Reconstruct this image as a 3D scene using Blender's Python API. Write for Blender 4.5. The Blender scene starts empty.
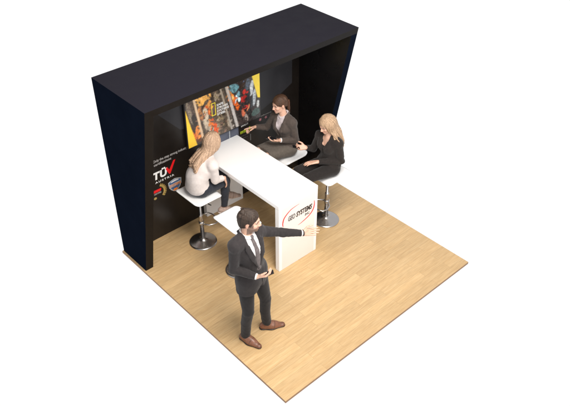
import bpy, bmesh, math, random
import numpy as np
from mathutils import Vector, Matrix, Euler

random.seed(7)
rng = np.random.default_rng(7)
scene = bpy.context.scene
COL = scene.collection

# ------------------------------------------------------------------ materials
def srgb(r, g, b):
    def f(c):
        c /= 255.0
        return c / 12.92 if c <= 0.04045 else ((c + 0.055) / 1.055) ** 2.4
    return (f(r), f(g), f(b), 1.0)

def material(name, col, rough=0.5, metal=0.0, spec=0.5, noise=0.0, nscale=20.0, bump=0.0, bscale=200.0,
             attr=False, stretch=(1, 1, 1), rnoise=0.0, coat=0.0, sheen=0.0, sss=0.0):
    m = bpy.data.materials.new(name)
    m.use_nodes = True
    nt = m.node_tree; N = nt.nodes; L = nt.links
    p = N['Principled BSDF']
    p.inputs['Roughness'].default_value = rough
    p.inputs['Metallic'].default_value = metal
    p.inputs['Specular IOR Level'].default_value = spec
    p.inputs['Coat Weight'].default_value = coat
    p.inputs['Sheen Weight'].default_value = sheen
    if sss:
        p.inputs['Subsurface Weight'].default_value = sss
        p.inputs['Subsurface Radius'].default_value = (0.012, 0.005, 0.003)
        p.inputs['Subsurface Scale'].default_value = 1.0
    tc = N.new('ShaderNodeTexCoord'); mp = N.new('ShaderNodeMapping')
    mp.inputs['Scale'].default_value = stretch
    L.new(tc.outputs['Object'], mp.inputs['Vector'])
    src = None
    if attr:
        a = N.new('ShaderNodeAttribute'); a.attribute_name = 'Col'; src = a.outputs['Color']
    if noise > 0:
        nz = N.new('ShaderNodeTexNoise'); nz.inputs['Scale'].default_value = nscale; nz.inputs['Detail'].default_value = 5
        L.new(mp.outputs['Vector'], nz.inputs['Vector'])
        mr = N.new('ShaderNodeMapRange')
        mr.inputs['From Min'].default_value = 0.3; mr.inputs['From Max'].default_value = 0.7
        mr.inputs['To Min'].default_value = 1 - noise; mr.inputs['To Max'].default_value = 1 + noise
        L.new(nz.outputs['Fac'], mr.inputs['Value'])
        mx = N.new('ShaderNodeMix'); mx.data_type = 'RGBA'; mx.blend_type = 'MULTIPLY'; mx.inputs[0].default_value = 1.0
        if src: L.new(src, mx.inputs[6])
        else: mx.inputs[6].default_value = col
        L.new(mr.outputs['Result'], mx.inputs[7])
        src = mx.outputs[2]
        if rnoise:
            r2 = N.new('ShaderNodeMapRange')
            r2.inputs['From Min'].default_value = 0.3; r2.inputs['From Max'].default_value = 0.7
            r2.inputs['To Min'].default_value = rough - rnoise; r2.inputs['To Max'].default_value = rough + rnoise
            L.new(nz.outputs['Fac'], r2.inputs['Value']); L.new(r2.outputs['Result'], p.inputs['Roughness'])
    if src: L.new(src, p.inputs['Base Color'])
    else: p.inputs['Base Color'].default_value = col
    if bump > 0:
        nb = N.new('ShaderNodeTexNoise'); nb.inputs['Scale'].default_value = bscale; nb.inputs['Detail'].default_value = 4
        L.new(mp.outputs['Vector'], nb.inputs['Vector'])
        b = N.new('ShaderNodeBump'); b.inputs['Strength'].default_value = bump; b.inputs['Distance'].default_value = 0.004
        L.new(nb.outputs['Fac'], b.inputs['Height']); L.new(b.outputs['Normal'], p.inputs['Normal'])
    return m

def floor_material():
    m = bpy.data.materials.new('oak laminate'); m.use_nodes = True
    nt = m.node_tree; N = nt.nodes; L = nt.links; p = N['Principled BSDF']
    tc = N.new('ShaderNodeTexCoord')
    br = N.new('ShaderNodeTexBrick')
    br.offset = 0.37; br.offset_frequency = 2; br.squash = 1.0
    br.inputs['Color1'].default_value = (0, 0, 0, 1); br.inputs['Color2'].default_value = (1, 1, 1, 1)
    br.inputs['Mortar'].default_value = (0.5, 0.5, 0.5, 1)
    br.inputs['Scale'].default_value = 1.0
    br.inputs['Mortar Size'].default_value = 0.0012; br.inputs['Mortar Smooth'].default_value = 0.3
    br.inputs['Brick Width'].default_value = 0.92; br.inputs['Row Height'].default_value = 0.098
    L.new(tc.outputs['Object'], br.inputs['Vector'])
    # grain: noise stretched along X, shifted per plank
    sx = N.new('ShaderNodeVectorMath'); sx.operation = 'MULTIPLY_ADD'
    sx.inputs[1].default_value = (37.0, 91.0, 11.0)
    L.new(br.outputs['Color'], sx.inputs[0]); L.new(tc.outputs['Object'], sx.inputs[2])
    mp = N.new('ShaderNodeMapping'); mp.inputs['Scale'].default_value = (1.6, 26, 1)
    L.new(sx.outputs[0], mp.inputs['Vector'])
    g = N.new('ShaderNodeTexNoise'); g.inputs['Scale'].default_value = 1.6; g.inputs['Detail'].default_value = 7
    g.inputs['Roughness'].default_value = 0.62; g.inputs['Distortion'].default_value = 0.5
    L.new(mp.outputs['Vector'], g.inputs['Vector'])
    cr = N.new('ShaderNodeValToRGB')
    cr.color_ramp.elements[0].position = 0.28; cr.color_ramp.elements[0].color = (0.485, 0.312, 0.148, 1)
    cr.color_ramp.elements[1].position = 0.72; cr.color_ramp.elements[1].color = (0.600, 0.425, 0.228, 1)
    e = cr.color_ramp.elements.new(0.5); e.color = (0.545, 0.368, 0.184, 1)
    L.new(g.outputs['Fac'], cr.inputs['Fac'])
    # plank to plank tone
    bw = N.new('ShaderNodeMapRange'); bw.inputs['To Min'].default_value = 0.92; bw.inputs['To Max'].default_value = 1.07
    L.new(br.outputs['Color'], bw.inputs['Value'])
    mx = N.new('ShaderNodeMix'); mx.data_type = 'RGBA'; mx.blend_type = 'MULTIPLY'; mx.inputs[0].default_value = 1
    L.new(cr.outputs['Color'], mx.inputs[6]); L.new(bw.outputs['Result'], mx.inputs[7])
    # fine pores
    mp2 = N.new('ShaderNodeMapping'); mp2.inputs['Scale'].default_value = (9, 230, 1)
    L.new(sx.outputs[0], mp2.inputs['Vector'])
    g2 = N.new('ShaderNodeTexNoise'); g2.inputs['Scale'].default_value = 1.0; g2.inputs['Detail'].default_value = 3
    L.new(mp2.outputs['Vector'], g2.inputs['Vector'])
    pr = N.new('ShaderNodeMapRange'); pr.inputs['From Min'].default_value = 0.35; pr.inputs['From Max'].default_value = 0.6
    pr.inputs['To Min'].default_value = 0.86; pr.inputs['To Max'].default_value = 1.03
    L.new(g2.outputs['Fac'], pr.inputs['Value'])
    mx2 = N.new('ShaderNodeMix'); mx2.data_type = 'RGBA'; mx2.blend_type = 'MULTIPLY'; mx2.inputs[0].default_value = 1
    L.new(mx.outputs[2], mx2.inputs[6]); L.new(pr.outputs['Result'], mx2.inputs[7])
    # seams
    mx3 = N.new('ShaderNodeMix'); mx3.data_type = 'RGBA'; mx3.blend_type = 'MIX'
    sf = N.new('ShaderNodeMath'); sf.operation = 'MULTIPLY'; sf.inputs[1].default_value = 0.55
    L.new(br.outputs['Fac'], sf.inputs[0]); L.new(sf.outputs[0], mx3.inputs[0])
    L.new(mx2.outputs[2], mx3.inputs[6]); mx3.inputs[7].default_value = (0.22, 0.13, 0.055, 1)
    L.new(mx3.outputs[2], p.inputs['Base Color'])
    rr = N.new('ShaderNodeMapRange'); rr.inputs['To Min'].default_value = 0.26; rr.inputs['To Max'].default_value = 0.42
    L.new(g.outputs['Fac'], rr.inputs['Value']); L.new(rr.outputs['Result'], p.inputs['Roughness'])
    b = N.new('ShaderNodeBump'); b.inputs['Strength'].default_value = 0.25; b.inputs['Distance'].default_value = 0.001
    L.new(pr.outputs['Result'], b.inputs['Height']); L.new(b.outputs['Normal'], p.inputs['Normal'])
    p.inputs['Specular IOR Level'].default_value = 0.45
    return m

M = {}
M['floor'] = floor_material()
M['floor_edge'] = material('oak edging', (0.26, 0.135, 0.060, 1), 0.5, noise=0.10, nscale=6)
M['navy'] = material('navy black laminate', (0.0048, 0.0072, 0.0140, 1), 0.6, spec=0.0, noise=0.10, nscale=5, rnoise=0.06)
M['roof'] = material('charcoal laminate', (0.0120, 0.0108, 0.0165, 1), 0.5, spec=0.05, noise=0.05, nscale=6, rnoise=0.05)
M['black'] = material('black laminate', (0.0060, 0.0048, 0.0044, 1), 0.36, spec=0.08, noise=0.12, nscale=7, rnoise=0.06)
M['inner'] = material('glossy charcoal laminate', (0.0050, 0.0048, 0.0052, 1), 0.30, spec=0.35, noise=0.10, nscale=5, rnoise=0.05)
M['graphic_black'] = material('black wall print', (0.0110, 0.0085, 0.0072, 1), 0.36, spec=0.30, noise=0.08, nscale=7, rnoise=0.05)
M['sheen_gray'] = material('painted grey sheen', (0.030, 0.030, 0.035, 1), 0.36, spec=0.25, noise=0.10, nscale=4, rnoise=0.05)  # tone of the reflection painted on the back wall
M['graphic_slate'] = material('blue grey wall print', (0.085, 0.095, 0.13, 1), 0.4, spec=0.3, noise=0.25, nscale=9)
M['white'] = material('white lacquer', (0.86, 0.86, 0.86, 1), 0.30, noise=0.006, nscale=3)
M['panel'] = material('off white print', (0.80, 0.735, 0.695, 1), 0.35, noise=0.015, nscale=5)
M['seat'] = material('white moulded seat', (0.85, 0.85, 0.85, 1), 0.36, noise=0.008, nscale=6)
M['chrome'] = material('brushed chrome', (0.50, 0.48, 0.47, 1), 0.26, metal=1.0, noise=0.02, nscale=8)
M['rubber'] = material('black rubber', (0.012, 0.012, 0.012, 1), 0.6, noise=0.1)
M['plastic'] = material('black plastic', (0.010, 0.010, 0.011, 1), 0.28, noise=0.08)
M['phone'] = material('phone glass', (0.008, 0.008, 0.010, 1), 0.12, noise=0.05)
M['ink_white'] = material('white print', (0.80, 0.80, 0.79, 1), 0.5, noise=0.03)
M['ink_soft'] = material('grey print', (0.42, 0.40, 0.39, 1), 0.5, noise=0.05)
M['ink_dim'] = material('dim grey print', (0.12, 0.12, 0.12, 1), 0.5, noise=0.05)
M['ink_red'] = material('red print', (0.72, 0.008, 0.012, 1), 0.45, noise=0.05)
M['ink_dark'] = material('dark print', (0.035, 0.028, 0.026, 1), 0.5, noise=0.05)
M['ink_grey'] = material('mid grey print', (0.17, 0.165, 0.165, 1), 0.5, noise=0.05)
M['ink_lime'] = material('lime print', (0.45, 0.58, 0.02, 1), 0.45, noise=0.05)
M['ink_gold'] = material('gold print', (0.36, 0.25, 0.075, 1), 0.4, noise=0.25, nscale=40)
M['ink_blue'] = material('blue print', (0.05, 0.12, 0.27, 1), 0.45, noise=0.2, nscale=40)
M['ink_silver'] = material('silver print', (0.40, 0.43, 0.46, 1), 0.35, noise=0.25, nscale=40)
M['ink_pink'] = material('pink print', (0.45, 0.16, 0.19, 1), 0.45, noise=0.2)
M['ink_orange'] = material('orange print', (0.80, 0.22, 0.03, 1), 0.45, noise=0.3, nscale=25)
M['skin'] = material('skin', (0.5, 0.3, 0.2, 1), 0.48, attr=True, noise=0.05, nscale=60, bump=0.05, bscale=300, sss=0.12)
M['cloth'] = material('woven cloth', (0.05, 0.05, 0.05, 1), 0.85, spec=0.2, attr=True, noise=0.13, nscale=35, bump=0.25, bscale=420, sheen=0.12)
M['knit'] = material('knitted wool', (0.6, 0.5, 0.45, 1), 0.9, spec=0.15, attr=True, noise=0.05, nscale=40, bump=0.4, bscale=330, sheen=0.2)
M['hair'] = material('hair', (0.05, 0.03, 0.02, 1), 0.55, spec=0.25, attr=True, noise=0.28, nscale=30, stretch=(4, 4, 0.6), bump=0.5, bscale=60)
M['leather'] = material('brown leather', (0.10, 0.04, 0.02, 1), 0.38, attr=True, noise=0.2, nscale=40, bump=0.15, bscale=150)
M['eye'] = material('eyeball', (0.8, 0.8, 0.8, 1), 0.15, attr=True)

# ------------------------------------------------------------------ mesh helpers
def link(name, me, parent=None, loc=None):
    o = bpy.data.objects.new(name, me)
    COL.objects.link(o)
    if parent is not None:
        o.parent = parent
    if loc is not None:
        o.location = loc
    return o

def root(name, label, cat, loc=(0, 0, 0), rotz=0.0, group=None):
    o = bpy.data.objects.new(name, None)
    o.empty_display_size = 0.1
    COL.objects.link(o)
    o.location = loc; o.rotation_euler = (0, 0, rotz)
    o['label'] = label; o['category'] = cat
    if group: o['group'] = group
    return o

def obj(name, bm, mat, parent=None, bevel=0.0, smooth=False, seg=2, loc=None):
    if bevel > 0:
        bmesh.ops.bevel(bm, geom=[e for e in bm.edges if len(e.link_faces) == 2 and e.calc_face_angle(0) > 0.5],
                        offset=bevel, segments=seg, profile=0.5, affect='EDGES', clamp_overlap=True)
    bmesh.ops.recalc_face_normals(bm, faces=bm.faces)
    me = bpy.data.meshes.new(name)
    bm.to_mesh(me); bm.free()
    if smooth:
        me.polygons.foreach_set('use_smooth', [True] * len(me.polygons))
    me.materials.append(mat)
    return link(name, me, parent, loc)

def box(bm, x0, x1, y0, y1, z0, z1):
    v = [bm.verts.new((x, y, z)) for z in (z0, z1) for y in (y0, y1) for x in (x0, x1)]
    for f in ((0, 2, 3, 1), (4, 5, 7, 6), (0, 1, 5, 4), (2, 6, 7, 3), (0, 4, 6, 2), (1, 3, 7, 5)):
        bm.faces.new([v[i] for i in f])

def prism(bm, poly, axis, a, b):
    """poly of 2-D points extruded along axis from a to b"""
    def p3(p, t):
        if axis == 'x': return (t, p[0], p[1])
        if axis == 'y': return (p[0], t, p[1])
        return (p[0], p[1], t)
    A = [bm.verts.new(p3(p, a)) for p in poly]; B = [bm.verts.new(p3(p, b)) for p in poly]
    bm.faces.new(A); bm.faces.new(B[::-1])
    n = len(poly)
    for i in range(n):
        bm.faces.new((A[i], B[i], B[(i + 1) % n], A[(i + 1) % n]))

def lathe(bm, prof, n=40, c=(0, 0)):
    rings = []
    for r, z in prof:
        if r < 1e-6:
            rings.append([bm.verts.new((c[0], c[1], z))])
        else:
            rings.append([bm.verts.new((c[0] + r * math.cos(2 * math.pi * i / n), c[1] + r * math.sin(2 * math.pi * i / n), z)) for i in range(n)])
    for a, b in zip(rings, rings[1:]):
        for i in range(n):
            j = (i + 1) % n
            if len(a) == 1 and len(b) == 1: continue
            if len(a) == 1: bm.faces.new((a[0], b[i], b[j]))
            elif len(b) == 1: bm.faces.new((a[i], b[0], a[j]))
            else: bm.faces.new((a[i], b[i], b[j], a[j]))

def tube(bm, pts, r, n=12, closed=False):
    pts = [Vector(p) for p in pts]; m = len(pts); rings = []
    up = Vector((0, 0, 1))
    for i, p in enumerate(pts):
        if closed: t = (pts[(i + 1) % m] - pts[i - 1]).normalized()
        else: t = (pts[min(i + 1, m - 1)] - pts[max(i - 1, 0)]).normalized()
        a = t.cross(up)
        if a.length < 1e-3: a = t.cross(Vector((1, 0, 0)))
        a.normalize(); b = t.cross(a).normalized()
        rr = r[i] if isinstance(r, (list, tuple)) else r
        rings.append([bm.verts.new(p + rr * (math.cos(2 * math.pi * k / n) * a + math.sin(2 * math.pi * k / n) * b)) for k in range(n)])
    pr = list(zip(rings, rings[1:]))
    if closed: pr.append((rings[-1], rings[0]))
    for A, B in pr:
        for k in range(n):
            bm.faces.new((A[k], B[k], B[(k + 1) % n], A[(k + 1) % n]))
    if not closed:
        bm.faces.new(rings[0][::-1]); bm.faces.new(rings[-1])

def flat_poly(bm, poly, y, t=0.0015):
    """poly in (x, z) printed on a face that looks towards -Y, front face at y - t"""
    prism(bm, poly, 'y', y - t, y - 0.0002)

def lettering(name, text, mat, parent, x0, x1, zbase, cap, y, bold=0.0, shear=0.0, t=0.0015, spacing=1.0):
    """text standing on a face that looks towards -Y, from x0 to x1 with capital height cap"""
    cu = bpy.data.curves.new(name, 'FONT')
    cu.body = text; cu.size = 1.0; cu.offset = bold; cu.shear = shear; cu.extrude = 0.01; cu.space_character = spacing
    cu.resolution_u = 3
    tmp = bpy.data.objects.new(name + '_tmp', cu); COL.objects.link(tmp)
    dg = bpy.context.evaluated_depsgraph_get()
    me = bpy.data.meshes.new_from_object(tmp.evaluated_get(dg))
    bpy.data.objects.remove(tmp); bpy.data.curves.remove(cu)
    vs = [v.co.copy() for v in me.vertices]
    mnx = min(v.x for v in vs); mxx = max(v.x for v in vs)
    sx = (x1 - x0) / (mxx - mnx); sz = cap / 0.72
    for v, c in zip(me.vertices, vs):
        v.co = (x0 + (c.x - mnx) * sx, y - 0.0002 - t * (0.5 + c.z / 0.02), zbase + c.y * sz)
    me.materials.clear(); me.materials.append(mat)
    return link(name, me, parent)

# ------------------------------------------------------------------ floor (the setting)
W = 3.0; D = 3.0; H = 2.371
bm = bmesh.new()
box(bm, 0, W, 0, D, -0.030, 0.0)
fl = obj('floor', bm, M['floor'])
fl.data.materials.append(M['floor_edge'])
for p in fl.data.polygons:
    if p.normal.z < 0.5: p.material_index = 1
fl['kind'] = 'structure'

# ------------------------------------------------------------------ booth
booth = root('exhibition_booth', 'black open-fronted exhibition booth with sloping side walls and deep flat roof on oak floor', 'booth', (1.5, 2.9, 0))
def child(name, bm, mat, par=booth, **k):
    o = obj(name, bm, mat, par, **k)
    return o
BL = Vector((-1.5, -2.9, 0))                 # world -> booth local
X0, X1, YB = 0.019, 2.981, 2.990
YT, YF, TW, TR = YB - 0.989, YB - 0.492, 0.102, 0.078
YW = 2.900                                   # face of the back wall
def shift(bm, d=BL):
    bmesh.ops.translate(bm, verts=bm.verts, vec=d); return bm
def slope(z): return YF + (YT - YF) * z / H
bm = bmesh.new(); box(bm, X0 + TW, X1 - TW, YW, YB, 0, H - TR)
back_wall = child('back_wall', shift(bm), M['graphic_black'])
for side in (0, 1):
    xa, xb = (X0, X0 + TW) if side == 0 else (X1 - TW, X1)
    zt = H - TR
    bm = bmesh.new(); prism(bm, [(YB, 0), (YF, 0), (slope(zt), zt), (YB, zt)], 'x', xa, xb)
    o = child('side_wall', shift(bm), M['navy'])
    o.data.materials.append(M['inner'] if side else M['black'])
    for p in o.data.polygons:
        inner = (p.normal.x > 0.5) if side == 0 else (p.normal.x < -0.5)
        if inner or (side == 0 and p.normal.y < -0.5): p.material_index = 1
bm = bmesh.new(); prism(bm, [(YB, H - TR), (slope(H - TR), H - TR), (YT, H), (YB, H)], 'x', X0, X1)
roof = child('roof', shift(bm), M['roof'])
roof.data.materials.append(M['black']); roof.data.materials.append(M['navy'])
for p in roof.data.polygons:
    if p.normal.z > 0.5: p.material_index = 0
    elif abs(p.normal.x) > 0.5: p.material_index = 2
    else: p.material_index = 1

# wall graphics: printed sheets and one painted sheen on the back wall (booth-local coordinates via wall holder)
def wall_poly(name, poly, mat, t=0.0015, par=None):
    bm = bmesh.new(); flat_poly(bm, poly, YW, t); shift(bm)
    return child(name, bm, mat, par or back_wall)
def wall_text(*a, **k):
    o = lettering(*a, **k)
    o.data.transform(Matrix.Translation(BL)); return o
wall_poly('wall_graphic_or_sheen', [(0.69, 2.285), (0.69, 1.70), (0.96, 1.40), (2.17, 1.16), (2.46, 1.25), (2.752, 1.38), (2.752, 2.285)], M['sheen_gray'], 0.001)  # grey shape behind the TV: reflected light on the glossy wall, painted as colour
wall_poly('wall_graphic_or_sheen', [(1.30, 1.085), (1.34, 1.14), (1.825, 1.14), (1.825, 0.75), (1.22, 0.75)], M['graphic_slate'], 0.001)
wall_poly('wall_graphic_or_sheen', [(1.676, 1.135), (1.688, 1.135), (1.680, 0.76), (1.668, 0.76)], M['ink_silver'], 0.0022)
wall_text('lettering', 'Only the step strong industry of steel', M['ink_soft'], back_wall, 0.540, 1.165, 1.108, 0.034, YW, bold=0.012)
wall_text('lettering', 'certifications', M['ink_soft'], back_wall, 0.545, 0.790, 1.058, 0.034, YW, bold=0.012)
wall_text('lettering', 'T', M['ink_white'], back_wall, 0.515, 0.612, 0.873, 0.098, YW, bold=0.045, shear=0.12)
wall_text('lettering', 'Ü', M['ink_white'], back_wall, 0.610, 0.715, 0.873, 0.098, YW, bold=0.045, shear=0.12)
wall_text('lettering', 'AUSTRIA', M['ink_white'], back_wall, 0.532, 0.805, 0.815, 0.026, YW, bold=0.02, spacing=1.35)
wall_poly('check_mark', [(0.695, 0.957), (0.722, 0.975), (0.746, 0.925), (0.816, 1.032), (0.846, 1.032), (0.756, 0.868), (0.738, 0.868)], M['ink_red'], 0.002)
# laurel badge
bm = bmesh.new()
arc = [(0.548 + r * math.cos(a), 0.683 + r * math.sin(a) * 0.95) for r, s in ((0.112, 1), (0.085, -1)) for a in [math.radians(d) for d in (range(-48, 68, 6) if s == 1 else range(66, -49, -6))]]
flat_poly(bm, arc, YW, 0.0015)
for k in range(9):
    a = math.radians(-44 + k * 13); c = (0.548 + 0.118 * math.cos(a), 0.683 + 0.112 * math.sin(a)); b = a + 1.0
    flat_poly(bm, [(c[0] - 0.006 * math.cos(b), c[1] - 0.006 * math.sin(b)), (c[0] + 0.008 * math.sin(b), c[1] - 0.008 * math.cos(b)),
                   (c[0] + 0.018 * math.cos(b), c[1] + 0.018 * math.sin(b)), (c[0] - 0.008 * math.sin(b), c[1] + 0.008 * math.cos(b))], YW, 0.0022)
flat_poly(bm, [(0.505 + 0.022 * math.cos(t * 0.7), 0.610 + 0.018 * math.sin(t * 0.7)) for t in range(9)], YW, 0.0015)
child('laurel_badge', shift(bm), M['ink_gold'], back_wall)
wall_poly('badge_band', [(0.492, 0.690), (0.592, 0.690), (0.604, 0.726), (0.498, 0.726)], M['ink_red'])
wall_text('lettering', 'CERTIFIED', M['ink_soft'], back_wall, 0.494, 0.598, 0.660, 0.020, YW, bold=0.01)
# shield badge
def shield(s, cx=0.803, cz=0.680):
    pts = [(-0.098, 0.062), (-0.055, 0.078), (0, 0.092), (0.055, 0.078), (0.098, 0.062), (0.094, 0.0), (0.070, -0.052), (0.035, -0.085), (0, -0.102), (-0.035, -0.085), (-0.070, -0.052), (-0.094, 0.0)]
    return [(cx + s * a, cz + s * b) for a, b in pts]
sh = wall_poly('shield_badge', shield(1.0), M['ink_silver'], 0.0012)
wall_poly('badge_field', shield(0.84), M['ink_blue'], 0.0020, sh)
wall_poly('badge_band', [(0.712, 0.655), (0.895, 0.665), (0.893, 0.712), (0.714, 0.700)], M['ink_silver'], 0.0028, sh)
wall_text('lettering', 'SYSTEMS', M['ink_orange'], sh, 0.722, 0.886, 0.664, 0.036, YW - 0.0028, bold=0.02)
wall_poly('badge_band', [(0.765, 0.603), (0.800, 0.592), (0.840, 0.606), (0.824, 0.628), (0.782, 0.628)], M['ink_orange'], 0.0028, sh)
wall_poly('badge_band', [(0.740, 0.727), (0.866, 0.732), (0.850, 0.742), (0.803, 0.752), (0.757, 0.742)], M['ink_white'], 0.0028, sh)
# text block right of the counter
wall_text('lettering', 'SAFETY', M['ink_white'], back_wall, 1.868, 1.992, 1.060, 0.026, YW, bold=0.02)
wall_text('lettering', 'SYSTEMS', M['ink_lime'], back_wall, 1.853, 1.972, 0.962, 0.034, YW, bold=0.045)
wall_poly('wall_graphic_or_sheen', [(2.008 + 0.022 * math.cos(k * math.pi / 6), 0.990 + 0.026 * math.sin(k * math.pi / 6)) for k in range(12)], M['ink_lime'])
for x0, x1, z in ((1.86, 2.03, 1.118), (1.85, 1.99, 0.915), (1.85, 1.97, 0.878)):
    wall_text('lettering', 'certifications', M['ink_dim'], back_wall, x0, x1, z, 0.014, YW)
wall_text('lettering', 'certifications', M['ink_soft'], back_wall, 2.168, 2.380, 1.083, 0.016, YW)
for cx in (2.192, 2.288):
    wall_poly('wall_graphic_or_sheen', [(cx + r * math.cos(k * math.pi / 5), 1.043 + r * math.sin(k * math.pi / 5)) for k in range(10) for r in [0.026 if k % 2 else 0.013]], M['ink_pink'])
wall_poly('wall_graphic_or_sheen', [(2.012, 0.90), (2.026, 0.90), (2.026, 0.80), (2.012, 0.80)], M['ink_dim'])

# ------------------------------------------------------------------ television
tv = root('television', 'wide wall-mounted television showing a yellow, orange and grey photo collage', 'television', (1.589, 2.862, 1.455))
TL = -Vector(tv.location)
TX0, TX1, TZ0, TZ1, TY = 1.022, 2.156, 1.128, 1.770, 2.850
bm = bmesh.new(); box(bm, TX0 - 0.012, TX1 + 0.012, TY + 0.004, YW - 0.003, TZ0 - 0.014, TZ1 + 0.012)
obj('casing', shift(bm, TL), M['plastic'], tv, bevel=0.004)
def screen_material():
    m = bpy.data.materials.new('screen picture'); m.use_nodes = True
    nt = m.node_tree; N = nt.nodes; L = nt.links; p = N['Principled BSDF']
    a = N.new('ShaderNodeAttribute'); a.attribute_name = 'Col'
    tc = N.new('ShaderNodeTexCoord')
    nz = N.new('ShaderNodeTexNoise'); nz.inputs['Scale'].default_value = 26; nz.inputs['Detail'].default_value = 6; nz.inputs['Distortion'].default_value = 1.2
    L.new(tc.outputs['Object'], nz.inputs['Vector'])
    mr = N.new('ShaderNodeMapRange'); mr.inputs['From Min'].default_value = 0.32; mr.inputs['From Max'].default_value = 0.68
    mr.inputs['To Min'].default_value = 0.62; mr.inputs['To Max'].default_value = 1.4
    L.new(nz.outputs['Fac'], mr.inputs['Value'])
    mx = N.new('ShaderNodeMix'); mx.data_type = 'RGBA'; mx.blend_type = 'MULTIPLY'
    L.new(a.outputs['Alpha'], mx.inputs[0]); L.new(a.outputs['Color'], mx.inputs[6]); L.new(mr.outputs['Result'], mx.inputs[7])
    L.new(mx.outputs[2], p.inputs['Base Color']); L.new(mx.outputs[2], p.inputs['Emission Color'])
    p.inputs['Emission Strength'].default_value = 0.35; p.inputs['Roughness'].default_value = 0.25
    return m
M['screen'] = screen_material()
# the picture: a fine grid coloured from shapes measured on the screen
def in_poly(px, pz, poly):
    c = np.zeros(px.shape, bool); n = len(poly)
    for i in range(n):
        x1, z1 = poly[i]; x2, z2 = poly[(i + 1) % n]
        cond = ((z1 > pz) != (z2 > pz))
        c ^= cond & (px < (x2 - x1) * (pz - z1) / (z2 - z1 + 1e-12) + x1)
    return c
nx, nz_ = 300, 170
gx, gz = np.meshgrid(np.linspace(TX0, TX1, nx), np.linspace(TZ0, TZ1, nz_), indexing='ij')
def vnoise(x, z, f, seed):
    r = np.random.default_rng(seed); o = np.zeros_like(x)
    for k in range(7):
        a = r.uniform(0, 6.28); ff = f * r.uniform(0.6, 1.7)
        o += np.sin(ff * (x * np.cos(a) + z * np.sin(a)) + r.uniform(0, 6.28) + 1.3 * np.sin(ff * 0.6 * (z * np.cos(a) - x * np.sin(a)) + k))
    return o / 7.0
n1, n2, n3 = vnoise(gx, gz, 22, 1), vnoise(gx, gz, 55, 2), vnoise(gx, gz, 38, 3)
wob = 0.018 * n2
img = np.zeros((nx, nz_, 4)); img[..., 3] = 1.0
img[..., :3] = 0.05
def paint(mask, c, al=1.0):
    lc = srgb(*c); img[mask] = (lc[0], lc[1], lc[2], al)
def region(poly, c, al=1.0, w=0.0):
    paint(in_poly(gx + w * n2, gz + w * n3, poly), c, al)
def blob(cx, cz, rx, rz, c, rot=0.0, al=0.8, w=0.35):
    a = math.radians(rot); dx, dz = gx - cx, gz - cz
    u = (dx * math.cos(a) + dz * math.sin(a)) / rx; v = (-dx * math.sin(a) + dz * math.cos(a)) / rz
    paint(u * u + v * v + w * (n2 + n3) < 1, c, al)
# left third: dark figure, yellow stripe, orange object
region([(1.00, 1.78), (1.17, 1.78), (1.27, 1.12), (1.00, 1.12)], (70, 60, 56))
blob(1.085, 1.58, 0.030, 0.16, (120, 116, 116), 12)
blob(1.13, 1.66, 0.028, 0.10, (92, 80, 74), 14)
blob(1.14, 1.47, 0.035, 0.09, (46, 40, 38), 14)
blob(1.185, 1.30, 0.060, 0.085, (212, 130, 74), 10, 0.5)
blob(1.20, 1.33, 0.026, 0.040, (232, 166, 104), 10, 0.4)
blob(1.13, 1.27, 0.018, 0.10, (196, 112, 48), 14, 0.6)
blob(1.19, 1.19, 0.060, 0.035, (96, 62, 44), 0)
blob(1.115, 1.36, 0.020, 0.06, (60, 46, 40), 14)
# middle: two workers, warm and grey
region([(1.14, 1.78), (1.64, 1.78), (1.78, 1.12), (1.25, 1.12)], (92, 84, 78))
blob(1.26, 1.69, 0.085, 0.065, (226, 178, 112), -8, 0.4); blob(1.36, 1.72, 0.050, 0.050, (206, 160, 104), 0, 0.5)
blob(1.235, 1.53, 0.030, 0.100, (150, 112, 84), 10); blob(1.285, 1.58, 0.034, 0.055, (58, 50, 48)); blob(1.31, 1.50, 0.034, 0.090, (196, 188, 178), 12, 0.6)
blob(1.37, 1.60, 0.030, 0.055, (208, 150, 96), 0, 0.6); blob(1.355, 1.50, 0.024, 0.035, (186, 110, 62), 0, 0.8); blob(1.42, 1.52, 0.035, 0.07, (96, 86, 92))
blob(1.30, 1.36, 0.030, 0.080, (176, 168, 160), 14, 0.6); blob(1.36, 1.34, 0.032, 0.070, (190, 120, 72), 14, 0.7); blob(1.41, 1.33, 0.028, 0.065, (206, 104, 48), 20, 0.8)
blob(1.44, 1.25, 0.034, 0.060, (196, 92, 40), 0, 0.9); blob(1.35, 1.22, 0.050, 0.045, (70, 62, 58)); blob(1.42, 1.68, 0.030, 0.045, (66, 58, 54))
blob(1.48, 1.68, 0.040, 0.060, (136, 128, 122)); blob(1.53, 1.70, 0.020, 0.060, (64, 58, 56), 10); blob(1.52, 1.34, 0.045, 0.080, (120, 114, 108), 10); blob(1.56, 1.42, 0.026, 0.060, (66, 60, 56), 12)
blob(1.49, 1.25, 0.030, 0.060, (128, 122, 116)); blob(1.58, 1.26, 0.030, 0.075, (78, 72, 68), 12); blob(1.64, 1.24, 0.022, 0.060, (140, 132, 124), 12); blob(1.55, 1.55, 0.050, 0.060, (84, 78, 74), 0)
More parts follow.
